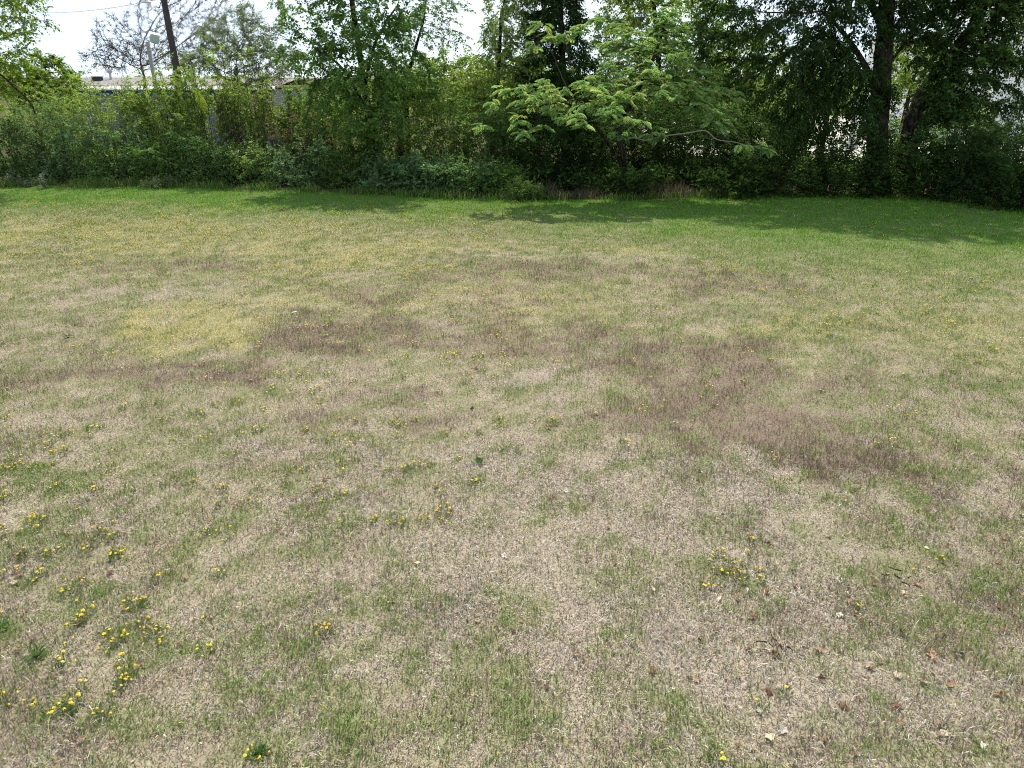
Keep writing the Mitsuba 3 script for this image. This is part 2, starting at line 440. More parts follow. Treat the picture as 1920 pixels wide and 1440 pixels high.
def lawn_mix(x, y):
    """Shares of green grass, pale straw, yellow straw and purplish dead grass at points of the lawn, and how lush the green is."""
    p = np.stack([x, y, np.zeros_like(x)], -1)
    big, mid, tuft = meshkit.fbm(p * 0.28, 3, 1), meshkit.fbm(p * 1.1, 3, 2), meshkit.fbm(p * 5.0, 3, 3)
    warp = meshkit.fbm(p * 0.8, 2, 9) - 0.5
    edge = np.interp(x, GREEN[:, 0], GREEN[:, 1])
    deep = np.interp(x, HEDGE[:, 0], HEDGE[:, 1]) - edge
    lush = 1 / (1 + np.exp(-(y - edge + 2.6 * warp + 1.6 * (tuft - 0.5)) / (0.22 * deep + 0.12)))
    tuft2, fine = meshkit.fbm(p * 5.5 + 31.0, 2, 5), meshkit.fbm(p * 11.0, 2, 6)
    g = 0.39 + 0.07 * np.clip(y - 6, 0, 10) + 0.6 * (mid - 0.5) + 0.6 * (big - 0.5) + 0.27 * patch(x, y, LIVE, big) + 2.0 * (tuft - 0.5) + 3.0 * (fine - 0.5)
    pu = 0.06 + 1.3 * (big - 0.5) + 1.2 * patch(x, y, PURPLE, mid) + 1.9 * (tuft2 - 0.5)
    ye = -0.10 + 1.25 * patch(x, y, YELLOW[:2], mid) + 0.65 * patch(x, y, YELLOW[2:], mid) + 0.085 * np.clip(y - 7, 0, 8) + 0.8 * (mid - 0.5)
    st = 0.52 + 0.6 * patch(x, y, PALEST, mid) - 1.0 * (tuft - 0.5)
    w = np.exp(2.5 * np.stack([g, st, ye, pu], -1))
    w /= w.sum(-1, keepdims=True)
    w = w * (1 - 0.95 * lush[..., None]) + np.array([0.95, 0, 0, 0]) * lush[..., None]
    return w / w.sum(-1, keepdims=True), lush


KIND_RGB = np.array([[0.185, 0.245, 0.080], [0.368, 0.348, 0.288], [0.41, 0.392, 0.145], [0.178, 0.140, 0.106]])
LUSH_RGB = np.array([0.12, 0.275, 0.028])

gx, gy = np.meshgrid(np.arange(-26, 26.01, 0.15), np.arange(-3, 27.01, 0.15))
hedge_y = np.interp(gx, HEDGE[:, 0], HEDGE[:, 1])
w, lush = lawn_mix(gx, gy)
gc = np.einsum('ijk,kl->ijl', w, np.array([[0.16, 0.18, 0.09], [0.30, 0.265, 0.225], [0.30, 0.285, 0.135], [0.16, 0.125, 0.105]]))
gc = gc * (1 - lush[..., None]) + np.array([0.09, 0.16, 0.035]) * lush[..., None]
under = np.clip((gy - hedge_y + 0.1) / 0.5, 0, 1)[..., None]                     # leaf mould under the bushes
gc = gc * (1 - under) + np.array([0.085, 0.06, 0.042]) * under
gp = np.stack([gx, gy, gx * 0], -1)
gz = 0.05 * meshkit.fbm(gp * 0.5, 3, 21) + 0.028 * meshkit.fbm(gp * 3.5, 2, 22)
ny, nx = gx.shape
i = (np.arange(ny - 1)[:, None] * nx + np.arange(nx - 1)[None]).ravel()
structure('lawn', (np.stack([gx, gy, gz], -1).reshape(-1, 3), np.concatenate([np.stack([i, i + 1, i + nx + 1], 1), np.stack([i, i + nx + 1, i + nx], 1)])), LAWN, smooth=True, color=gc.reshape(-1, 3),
          label='mown lawn of dry thatch with greener ground along the bushes')


def ground_z(x, y):
    p = np.stack([x, y, np.zeros_like(x)], -1)
    return 0.05 * meshkit.fbm(p * 0.5, 3, 21) + 0.028 * meshkit.fbm(p * 3.5, 2, 22)


# ------------------------------------------------------------------ grass
def blades(x, y, h, wd, lean, az, col, bent):
    n = len(x)
    base = np.stack([x, y, ground_z(x, y) - 0.004], -1)
    out = np.stack([np.cos(az), np.sin(az), 0 * az], -1)
    rng = np.random.default_rng(n)
    fa = az + np.pi / 2 + rng.normal(0, 0.5, n)
    s = np.stack([np.cos(fa), np.sin(fa), 0 * fa], -1) * wd[:, None] * 0.5
    tip = base + out * (h * np.sin(lean))[:, None] + UP * (h * np.cos(lean))[:, None]
    if not bent:
        v = np.stack([base - s, base + s, tip], 1)
        f = np.array([[0, 1, 2]])
    else:
        mid = base + out * (h * 0.45 * np.sin(lean * 0.6))[:, None] + UP * (h * 0.58 * np.cos(lean * 0.6))[:, None]
        v = np.stack([base - s * 0.8, base + s * 0.8, mid + s, mid - s, tip], 1)
        f = np.array([[0, 1, 2], [0, 2, 3], [3, 2, 4]])
    k = v.shape[1]
    return v.reshape(-1, 3), (f[None] + (np.arange(n) * k)[:, None, None]).reshape(-1, 3), np.repeat(col, k, 0)


def grow(y0, y1, per_m2, seed, width, bent, margin=1.4):
    rng = np.random.default_rng(seed)
    half = 0.66 * y1 + 1.0 + margin
    n = int(per_m2 * 2 * half * (y1 - y0))
    x, y = rng.uniform(-half, half, n), rng.uniform(y0, y1, n)
    y = y + rng.normal(0, 0.10 * y0, n) * (rng.random(n) < 0.8)                # the density thins out gradually
    ok = np.abs(x) < 0.66 * y + 1.0 + margin
    ok &= y < np.interp(x, HEDGE[:, 0], HEDGE[:, 1]) + 0.5 + 0.5 * (rng.random(n) - 0.5)
    x, y = x[ok], y[ok]
    q = np.stack([x, y, 0 * x], -1)
    thin = meshkit.fbm(q * 2.6, 2, 51)                                        # worn spots where the thatch shows
    ok = rng.random(len(x)) < np.clip(0.6 + 3.0 * (thin - 0.36), 0.5, 1)
    x, y, q = x[ok], y[ok], q[ok]
    tallness = 0.35 + 1.35 * meshkit.fbm(q * 2.4, 3, 52)
    w, lush = lawn_mix(x, y)
    kind = (rng.random(len(x))[:, None] > np.cumsum(w, -1)[:, :3]).sum(-1)
    n = len(x)
    col = KIND_RGB[kind]
    green = kind == 0
    col[green] = col[green] * (1 - lush[green, None]) + LUSH_RGB * lush[green, None]
    pale = (kind == 1) & (rng.random(n) < 0.22)
    col[pale] = [0.58, 0.55, 0.50]
    brown = (kind == 1) & (rng.random(n) < 0.2)
    col[brown] = [0.16, 0.115, 0.09]
    fresh = green & (rng.random(n) < 0.25)
    col[fresh] *= [0.75, 1.08, 0.7]
    col = np.clip(col * np.exp(rng.normal(0, 0.26, (n, 1))) * np.exp(rng.normal(0, 0.06, (n, 3))), 0.01, 0.78)
    h = np.choose(kind, [rng.uniform(0.03, 0.065, n), rng.uniform(0.025, 0.06, n), rng.uniform(0.03, 0.06, n), rng.uniform(0.035, 0.085, n)])
    h *= (1 + 0.25 * lush) * tallness * np.where(rng.random(n) < 0.04, 1.7, 1.0)
    lean = np.choose(kind, [np.abs(rng.normal(0.5, 0.35, n)), np.abs(rng.normal(1.05, 0.35, n)), np.abs(rng.normal(0.7, 0.3, n)), np.abs(rng.normal(0.28, 0.25, n))]).clip(0, 1.5)
    wd = width * np.choose(kind, [1.0, 0.9, 0.9, 0.75]) * rng.uniform(0.7, 1.35, n)
    az = rng.random(n) * 2 * np.pi
    return green & True, (x, y, h, wd, lean, az, col), bent


parts = {True: [], False: []}
for args in ((1.6, 4.2, 5600, 11, 0.0042, True), (4.2, 6.5, 4400, 12, 0.0048, True), (6.5, 11, 2700, 13, 0.0062, False), (11, 17, 1550, 14, 0.0085, False), (17, 24.5, 1050, 15, 0.0115, False)):
    green, (x, y, h, wd, lean, az, col), bent = grow(*args)
    for g in (True, False):
        k = green == g
        parts[g].append(blades(x[k], y[k], h[k], wd[k], lean[k], az[k], col[k], bent))
for g, name, text in ((True, 'green_grass', 'living green grass blades of the lawn, thickest along the bushes'), (False, 'dry_grass', 'dry straw-coloured and purplish dead grass of the lawn')):
    v, f = join([(a, b) for a, b, _ in parts[g]])
    scene[name] = mikit.ply((v, f), BLADE, color=np.vstack([c for _, _, c in parts[g]]))
    labels[name] = {'label': text, 'category': 'grass', 'kind': 'stuff'}

# ------------------------------------------------------------------ buildings, poles
b = thing('long_low_building', 'long low building with shallow grey roof and white edge behind the left hedge', 'building')
ex0, ex1, ey, rz = (-26.23, 42.0, 2.95)[0], (-12.94, 42.0, 2.95)[0], 42.0, (-19.24, 42.0, 2.92)[2]
part(b, 'roof', (np.array([[ex0, ey - 0.1, rz + 0.06], [ex1, ey - 0.1, rz + 0.06], [ex1, 46.6, rz + 0.48], [ex0, 46.6, rz + 0.48], [ex0, 50, rz + 0.1], [ex1, 50, rz + 0.1],
                           [ex0, ey - 0.1, rz - 0.02], [ex1, ey - 0.1, rz - 0.02]]), np.array([[0, 1, 2], [0, 2, 3], [3, 2, 5], [3, 5, 4], [6, 7, 1], [6, 1, 0]])), ROOF)
part(b, 'fascia', box(ex0 - 0.02, ex1 + 0.05, ey - 0.16, ey - 0.105, rz - 0.09, rz + 0.02), WHITE, label='white board under the roof edge')
gq = np.array([[ex0 - 0.02, ey - 0.34, rz - 0.03], [ex1 + 0.05, ey - 0.34, rz - 0.03], [ex1 + 0.05, ey - 0.10, rz + 0.13], [ex0 - 0.02, ey - 0.10, rz + 0.13], [ex0 - 0.02, ey - 0.34, rz - 0.045], [ex1 + 0.05, ey - 0.34, rz - 0.045], [ex1 + 0.05, ey - 0.10, rz + 0.115], [ex0 - 0.02, ey - 0.10, rz + 0.115]])
part(b, 'roof_edge', (gq, np.array([[0, 1, 2], [0, 2, 3], [4, 6, 5], [4, 7, 6], [0, 5, 1], [0, 4, 5], [1, 5, 6], [1, 6, 2], [0, 3, 7], [0, 7, 4]])), WHITE, label='bright white sloping metal edge of the roof')
part(b, 'trim_band', box(ex0 + 0.5, ex1 - 0.35, ey + 0.32, ey + 0.36, rz - 0.36, rz - 0.10), BLUE, label='blue band under the eave')
part(b, 'wall', box(ex0 + 0.5, ex1 - 0.35, ey + 0.362, 49.8, -0.05, rz - 0.05), WALL)
rv = part(b, 'roof_vent', box(-24.66, -24.2, 45.3, 45.7, rz + 0.30, rz + 0.60), DARK)
part(b, 'roof_vent__lid', box(-24.7, -24.16, 45.25, 45.75, rz + 0.602, rz + 0.65), WHITE)
pv = [np.array([-24.05, 46.3, rz + 0.4]), np.array([-24.05, 46.3, rz + 0.92])]
part(b, 'vent_pipe', sweep(pv, [0.07, 0.07], 10), METAL)
part(b, 'vent_pipe__cap', sweep([np.array([-24.05, 46.3, rz + 0.78]), np.array([-24.05, 46.3, rz + 0.93]), np.array([-24.05, 46.3, rz + 1.0])], [0.10, 0.17, 0.15], 12), METAL)

u = thing('utility_pole', 'dark wooden utility pole rising in front of the bare tree', 'utility pole')
foot, top = np.array([-16.36, 38, -0.3]), np.array([-16.5, 38, 9.2])
part(u, 'pole', sweep([foot + (top - foot) * t for t in np.linspace(0, 1, 24)], [0.17, 0.155, 0.12], 14, 0.12, 5), POLEWOOD, smooth=True)
arm = spline([(-16.55, 38.0, 6.98), (-16.69, 37.9, 6.92), (-16.86, 37.8, 6.85), (-17.0, 37.7, 6.77)], 6)
la = part(u, 'lamp_arm', sweep(arm, [0.03, 0.025], 8), METAL, smooth=True)
head = trimesh.creation.icosphere(subdivisions=3)
hv = head.vertices * [0.21, 0.10, 0.06]
hv[:, 2] = np.maximum(hv[:, 2], -0.03)
part(u, 'lamp_arm__lamp_head', (hv + np.array((-17.14, 37.65, 6.72)), head.faces), METAL, smooth=40, label='small street lamp head on the arm')

f = thing('floodlight_post', 'square grey wooden post carrying a pale floodlight above the yellow-green saplings', 'floodlight post')
px_, py_ = -15.75, 34.0
part(f, 'post', box(px_ - 0.06, px_ + 0.06, py_ - 0.06, py_ + 0.06, -0.1, 4.9), GREYWOOD)
part(f, 'conduit', sweep([np.array([px_ + 0.09, py_ - 0.05, z]) for z in np.linspace(0, 4.6, 6)], [0.018, 0.018], 8), METAL)
br = part(f, 'bracket', sweep(spline([[px_ + 0.05, py_ - 0.09, 4.55], [px_ + 0.22, py_ - 0.14, 4.56], [px_ + 0.33, py_ - 0.16, 4.68], [px_ + 0.36, py_ - 0.16, 4.86]], 5), [0.025, 0.025], 8), METAL, smooth=True)
lamp = trimesh.creation.box(extents=(0.36, 0.20, 0.40))
lamp = lamp.subdivide()
lv = lamp.vertices.copy()
lv[:, :2] *= (0.78 + 0.55 * (lv[:, 2:3] + 0.2))
Rm = trimesh.transformations.euler_matrix(0.35, 0.22, 0.3)[:3, :3]
part(f, 'bracket__lamp_housing', (lv @ Rm.T + [px_ + 0.43, py_ - 0.17, 5.02], lamp.faces), WHITE)
lens = box(-0.17, 0.17, -0.118, -0.106, -0.15, 0.16)
part(f, 'bracket__lens', (lens[0] @ Rm.T + [px_ + 0.43, py_ - 0.17, 5.02], lens[1]), LAMPGLASS)

for a_, b_, sag, text in (((-16.43, 38.0, 6.93), (-34.85, 58.0, 7.85), 0.25, 'thin overhead wire, the upper one left of the utility pole'), ((-16.57, 38.0, 5.81), (-32.07, 60.0, 6.2), 0.25, 'thin overhead wire, the lower one left of the utility pole'),
                          ((-16.52, 38.0, 5.94), (-12.97, 60.0, 6.42), 0.5, 'thin overhead wire running right from the utility pole into the trees')):
    k = thing('overhead_wire', text, 'wire')
    t = np.linspace(0, 1, 20)[:, None]
    pts = np.array(a_) * (1 - t) + np.array(b_) * t
    pts[:, 2] -= sag * (4 * t * (1 - t))[:, 0]
    scene[k] = mikit.ply(sweep(pts, [0.011, 0.011], 5), DARK)

m = thing('metal_sided_building', 'white ribbed metal building glimpsed through the leaves at the right edge', 'building')
ax, ay, dx, dy, L_ = (28.87, 46.0, 3.34)[0], 46.0, 0.93, 0.37, 14.0
Rz = np.array([[dx, -dy, 0], [dy, dx, 0], [0, 0, 1]])


def set_on(vf):
    return vf[0] @ Rz.T + [ax, ay, 0], vf[1]


for k in range(14):
    ribs = [box(k * 1.0, k * 1.0 + 0.997, -0.01, 0.02, 0, 6.2)] + [box(k * 1.0 + 0.1 + 0.25 * q, k * 1.0 + 0.145 + 0.25 * q, -0.045, -0.0101, 0.02, 6.18) for q in range(4)]
    part(m, 'wall_panel', set_on(join(ribs)), WHITE)
part(m, 'end_wall', set_on(box(0.02, 14, 0.021, 10, 0, 6.15)), WHITE)
part(m, 'roof', set_on((np.array([[-0.3, -0.3, 6.25], [14.3, -0.3, 6.25], [14.3, 10.3, 7.6], [-0.3, 10.3, 7.6], [-0.3, -0.3, 6.21], [14.3, -0.3, 6.21]]), np.array([[0, 1, 2], [0, 2, 3], [4, 5, 1], [4, 1, 0]]))), METAL)

s = thing('lot_post', 'grey post standing on the bright lot seen left of the big trunk', 'post')
cx_, cy_, _ = (18.13, 40.0, 0.75)
part(s, 'pole', sweep([[cx_, cy_, z] for z in np.linspace(-0.05, 2.6, 5)], [0.14, 0.12], 12), METAL, smooth=40)
part(s, 'base', box(cx_ - 0.3, cx_ + 0.3, cy_ - 0.3, cy_ + 0.3, -0.04, 0.35), LOT)

# ------------------------------------------------------------------ trees
G_MID = [(0.128, 0.232, 0.048), (0.174, 0.29, 0.064), (0.104, 0.197, 0.055)]
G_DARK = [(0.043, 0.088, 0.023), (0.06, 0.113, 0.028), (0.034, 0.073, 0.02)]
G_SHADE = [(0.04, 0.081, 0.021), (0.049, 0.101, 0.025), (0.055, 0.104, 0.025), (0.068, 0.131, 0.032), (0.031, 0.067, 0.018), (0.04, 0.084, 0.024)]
G_YEL = [(0.218, 0.323, 0.041), (0.175, 0.292, 0.046), (0.261, 0.341, 0.055)]
G_GREY = [(0.173, 0.223, 0.108), (0.223, 0.264, 0.127), (0.143, 0.203, 0.088)]
G_COOL = [(0.132, 0.235, 0.094), (0.18, 0.282, 0.121), (0.108, 0.2, 0.077)]
G_LIGHT = [(0.232, 0.347, 0.074), (0.197, 0.302, 0.074), (0.278, 0.358, 0.095)]
G_BROWN = [(0.187, 0.133, 0.067), (0.14, 0.156, 0.053), (0.218, 0.156, 0.09)]

tree('yellow_green_tree', 'yellow-green tree overhanging the left edge with a bare arching branch below', 'tree', [(-22.43, 26.75) + (-0.1,), (-21.0, 26.2, 2.0), (-20.4, 26.0, 4.4), (-20.0, 25.8, 6.4)], 0.16, 0.06,
     [(-17.44, 25.6, 4.84) + (2.0, 1.6, 1.3), (-16.31, 25.6, 6.35) + (1.7, 1.5, 1.4), (-16.02, 25.2, 4.04) + (0.75, 0.8, 0.5), (-16.42, 25.2, 3.25) + (0.8, 0.8, 0.5), (-15.4, 25.4, 4.9) + (0.6, 0.6, 0.35), (-18.73, 25.6, 2.92) + (1.5, 1.4, 1.1), (-15.93, 25.4, 5.13) + (0.6, 0.9, 1.0), (-16.45, 25.2, 4.04) + (0.9, 0.9, 0.9)], 900, G_YEL, 31,
     per_node=3, m=9, L=0.075, twig=0.36)
k = labels['yellow_green_tree']
arch = spline([(-17.64, 25.3, 4.05), (-16.47, 24.9, 3.57), (-16.01, 24.7, 3.22), (-15.58, 24.5, 2.9), (-15.38, 24.4, 2.66), (-15.34, 24.4, 2.4)], 6)
part('yellow_green_tree', 'branch', sweep(arch, [0.035, 0.03, 0.02], 8, 0.2, 3), BARK, smooth=True, label='bare brown branch arching down over the hedge')

tree('round_tree', 'small round yellow-green tree at the left with darker leaves at its top', 'tree', [(-20.17, 33.0, 1.67) [:2] + (-0.1,), (-20.03, 33.0, 2.21), (-19.76, 33.0, 3.07)], 0.14, 0.07,
     [(-19.8, 33.0, 3.38) + (1.25, 1.2, 0.85), (-19.82, 33.2, 4.11) + (0.75, 0.8, 0.5), (-19.0, 32.6, 3.07) + (0.75, 0.7, 0.6), (-20.42, 32.6, 2.86) + (0.9, 0.9, 0.6), (-18.56, 32.0, 2.57) + (0.7, 0.7, 0.5), (-20.57, 32.0, 3.39) + (1.3, 1.0, 0.8)], 640, G_YEL + [(0.06, 0.11, 0.025)], 32, per_node=4, m=10, L=0.095, twig=0.35, step=0.28, kill=0.42)

rng = np.random.default_rng(77)
bt = thing('bare_tree', 'bare grey tree with fine leafless branches fanning out behind the utility pole', 'tree')
trunk = spline([(-25.2, 52, -0.1), (-25.1, 52, 1.6), (-24.7, 52, 3.0)], 8)
part(bt, 'trunk', sweep(trunk, [0.26, 0.2], 12, 0.3, 7), PALE, smooth=True)
attr = in_blobs([(-25.03, 52.0, 4.79) + (3.0, 2.0, 0.9), (-26.13, 52.0, 6.22) + (1.7, 1.6, 1.3), (-23.31, 52.0, 7.15) + (1.7, 1.8, 1.9), (-20.7, 52.0, 7.15) + (1.8, 1.8, 2.2), (-22.6, 52.0, 5.43) + (2.2, 1.8, 1.3), (-19.33, 52.0, 8.08) + (1.2, 1.4, 1.3), (-27.02, 52.0, 4.62) + (1.6, 1.5, 0.9)], 1300, rng, 0.1)
nodes, par = colonise(attr, trunk, 0.30, 2.6, 0.42, rng)
r, kids = pipe(nodes, par, 0.008, power=2.3, most=0.15)
fine = np.where((r < 0.02) & (np.arange(len(nodes)) >= len(trunk)))[0]
who = np.repeat(fine, 6)
D = unit(unit(nodes[who] - nodes[par[who]]) * 0.9 + rng.normal(0, 0.55, (len(who), 3)) + [0, 0, 0.05])
P = nodes[who]
tipp = P + D * rng.uniform(0.15, 0.5, (len(who), 1))
part(bt, 'limbs', limbs_mesh(nodes, par, r, len(trunk), (P, tipp), 0.013), PALE)
low_ = fine[nodes[fine][:, 2] < np.quantile(nodes[fine][:, 2], 0.4)]
who = np.repeat(low_, 2)
lv_, col, _ = twig_leaves(nodes[who], unit(rng.normal(size=(len(who), 3))), 0.4 + 0 * who, 6, 0.13, 0.45, [(0.11, 0.11, 0.095), (0.08, 0.095, 0.07)], rng)
part(bt, 'sparse_leaves', lv_, LEAF, kind='stuff', color=np.repeat(col, 4, 0), label='few dull leaves left on the lower branches')

tree('grey_green_tree', 'feathery grey-green tree behind the floodlight post', 'tree', [(-14.6, 40, -0.1), (-14.5, 40, 2.2), (-14.2, 40, 4.0)], 0.2, 0.09,
     [(-14.08, 40.0, 5.23) + (2.0, 1.5, 1.3), (-12.58, 40.0, 4.36) + (1.5, 1.3, 1.1), (-15.04, 40.0, 4.36) + (1.4, 1.3, 0.9), (-13.5, 40.0, 6.43) + (1.0, 1.0, 0.7), (-11.84, 40.0, 5.83) + (0.7, 0.8, 0.5), (-16.45, 40.0, 4.12) + (1.2, 1.2, 0.6), (-13.21, 39.0, 3.36) + (1.8, 1.2, 0.7), (-10.94, 40.0, 4.36) + (0.6, 0.7, 0.5)], 1050, G_GREY, 33,
     per_node=4, m=11, L=0.085, Wr=0.4, twig=0.5, step=0.3, kill=0.5, droop=0.15)

tree('spreading_tree', 'tall mid-green tree with dark forking limbs left of centre', 'tree', [(-4.78, 25.11) + (-0.05,), (-4.82, 25.6, 1.04), (-4.91, 25.9, 2.41), (-5.0, 26.0, 3.41), (-5.12, 26.2, 4.55), (-5.24, 26.3, 5.81), (-5.22, 26.4, 7.18)], 0.17, 0.06,
     [(-5.6, 26.0, 4.94) + (1.3, 1.4, 0.9), (-6.46, 25.6, 4.21) + (1.3, 1.2, 0.7), (-7.19, 25.6, 4.61) + (0.7, 0.8, 0.5), (-4.35, 24.8, 4.8) + (0.85, 1.0, 1.1), (-3.62, 25.2, 5.35) + (0.6, 0.8, 0.5), (-4.38, 24.4, 3.41) + (1.4, 1.3, 0.7), (-5.98, 25.0, 2.36) + (1.3, 0.9, 0.55),
      (-4.39, 24.0, 2.41) + (1.2, 1.0, 0.8), (-5.18, 26.4, 6.74) + (1.8, 1.5, 0.9), (-5.26, 25.8, 3.41) + (1.3, 1.1, 0.6), (-7.18, 26.0, 5.64) + (0.9, 0.9, 0.45), (-3.79, 25.8, 4.06) + (1.0, 1.0, 0.8), (-3.1, 25.6, 3.25) + (0.9, 0.9, 0.6), (-3.31, 26.0, 5.17) + (0.7, 0.8, 0.6), (-3.35, 25.6, 6.49) + (1.1, 1.1, 0.9), (-4.79, 24.8, 1.37) + (0.9, 0.8, 0.6)], 1500, G_MID, 34,
     per_node=2.6, m=10, L=0.085, Wr=0.62, twig=0.42, step=0.3, kill=0.5, droop=0.3, down=0.35,
     extra_trunks=[([(-4.91, 25.9, 2.41), (-5.51, 25.8, 3.57), (-5.94, 25.7, 4.06), (-6.44, 25.6, 4.34)], 0.06, 0.02), ([(-4.97, 26.0, 3.24), (-4.45, 25.2, 4.36), (-4.04, 25.3, 5.05), (-3.63, 25.4, 5.59)], 0.06, 0.02), ([(-5.65, 25.7, 3.73), (-6.1, 25.5, 3.68), (-6.51, 25.4, 4.02)], 0.03, 0.015)])

tree('thin_tree', 'thin sparse tree with few leaves against the sky right of the spreading tree', 'tree', [(-3.86, 25.11) + (0.0,), (-3.96, 27.2, 2.53), (-3.59, 27.2, 3.75), (-3.28, 27.2, 4.59), (-3.0, 27.2, 5.41), (-2.87, 27.2, 6.37)], 0.09, 0.025,
     [(-2.91, 27.2, 5.41) + (0.9, 0.8, 0.9), (-2.21, 27.2, 4.76) + (0.9, 0.8, 0.5), (-3.51, 27.2, 4.42) + (0.6, 0.6, 0.5), (-2.35, 27.2, 5.81) + (0.8, 0.8, 0.5), (-1.81, 27.2, 5.65) + (0.6, 0.6, 0.4), (-2.99, 27.2, 3.75) + (0.7, 0.7, 0.4)], 330, G_MID, 35,
     per_node=1, m=8, L=0.08, twig=0.35, step=0.26, kill=0.42, sparse=0.12, tip_r=0.006)

tree('pale_green_tree', 'pale green tree between the thin tree and the dark dense tree', 'tree', [(-0.71, 27.7, -0.76)[:2] + (0.0,), (-0.69, 27.7, 1.59), (-0.47, 27.7, 3.93), (-0.37, 27.7, 5.61)], 0.13, 0.04,
     [(-0.28, 27.7, 4.95) + (0.95, 1.0, 1.1), (0.28, 27.5, 4.09) + (0.9, 0.9, 0.8), (0.0, 27.7, 6.58) + (1.2, 1.2, 1.2), (-1.13, 27.2, 3.4) + (0.9, 0.9, 0.6), (-1.86, 26.8, 3.06) + (0.9, 0.9, 0.6), (-0.65, 27.2, 4.09) + (0.7, 0.8, 0.6), (-2.6, 26.6, 2.72) + (0.7, 0.7, 0.5), (-0.93, 26.6, 2.38) + (1.0, 0.8, 0.6)], 800, G_LIGHT, 36,
     per_node=4, m=10, L=0.075, twig=0.36, step=0.28, kill=0.45)

tree('dark_dense_tree', 'dense dark evergreen-looking tree behind the feathery tree', 'tree', [(2.07, 28.2, -0.79)[:2] + (0.0,), (2.0, 28.2, 1.56), (1.84, 28.2, 3.93), (1.68, 28.2, 5.98), (1.56, 28.2, 7.28)], 0.18, 0.06,
     [(1.51, 28.2, 5.31) + (1.25, 1.2, 1.3), (1.91, 27.8, 3.75) + (1.5, 1.2, 1.0), (0.96, 27.8, 3.75) + (1.0, 1.0, 0.8), (1.47, 28.2, 6.96) + (1.4, 1.3, 1.4), (2.3, 27.2, 2.17) + (1.7, 0.9, 0.8), (0.48, 27.2, 2.53) + (0.9, 0.8, 0.7)], 1300, G_DARK, 37,
     per_node=5, m=10, L=0.08, twig=0.34, step=0.28, kill=0.44)

tree('bright_back_tree', 'sunlit yellow-green tree standing behind the feathery tree', 'tree', [(6.48, 33.0, -0.59)[:2] + (-0.05,), (6.24, 33.0, 2.32), (6.19, 33.0, 4.42), (5.8, 33.0, 6.4)], 0.2, 0.07,
     [(5.3, 33.0, 5.82) + (2.0, 1.6, 1.5), (7.54, 32.6, 4.61) + (1.6, 1.4, 1.2), (4.74, 33.0, 7.55) + (2.0, 1.6, 1.4), (8.15, 33.0, 6.02) + (1.2, 1.2, 1.1), (7.76, 32.0, 3.18) + (1.2, 1.0, 0.8), (3.99, 32.6, 4.61) + (0.9, 1.0, 0.9), (6.26, 32.0, 2.57) + (1.6, 1.0, 0.8)], 1150, G_YEL + G_LIGHT, 38,
     per_node=4, m=10, L=0.095, twig=0.42, step=0.33, kill=0.55)

tree('large_tree', 'largest tree at the right with a thick dark upright trunk and dark hanging foliage', 'tree',
     [(12.13, 23.89) + (-0.1,), (11.75, 23.8, 1.05), (11.51, 23.8, 2.49), (11.39, 23.9, 3.87), (11.27, 24.0, 5.19), (11.15, 24.1, 6.45), (10.99, 24.2, 7.94)], 0.36, 0.16,
     [(7.51, 23.2, 4.71) + (1.6, 1.4, 1.0), (8.08, 22.8, 3.13) + (1.3, 1.2, 0.8), (9.17, 23.0, 3.71) + (1.3, 1.2, 0.9), (6.82, 23.6, 6.12) + (1.8, 1.6, 1.1), (9.67, 23.0, 5.25) + (1.1, 1.2, 0.9), (9.26, 23.8, 6.82) + (2.2, 2.0, 1.6), (8.8, 22.6, 2.17) + (1.1, 0.9, 0.45),
      (11.13, 24.2, 7.68) + (3.2, 2.6, 1.8), (10.74, 23.1, 4.0) + (0.55, 0.5, 1.0), (11.27, 23.1, 2.97) + (0.6, 0.5, 0.5), (6.22, 23.6, 4.59) + (0.9, 1.0, 0.9), (10.43, 22.8, 2.46) + (0.8, 0.7, 0.5), (8.3, 22.8, 4.69) + (1.2, 1.0, 0.9), (11.5, 23.6, 5.3) + (0.8, 0.8, 0.6), (7.29, 23.0, 3.56) + (1.1, 1.0, 0.6)], 3300, G_DARK, 39,
     per_node=4, m=11, L=0.095, Wr=0.42, twig=0.48, step=0.34, kill=0.55, infl=2.6, droop=0.55, down=0.7, tip_r=0.008, shell=0.1,
     extra_trunks=[([(11.48, 23.8, 2.8), (10.68, 23.6, 3.86), (9.78, 23.4, 4.72), (8.98, 23.2, 5.27)], 0.12, 0.03), ([(11.36, 24.0, 4.75), (10.4, 23.8, 5.73), (9.33, 23.8, 6.42)], 0.13, 0.05), ([(11.43, 23.9, 3.64), (12.01, 24.2, 4.32), (12.62, 24.5, 4.85), (13.11, 24.8, 5.24)], 0.055, 0.025)])

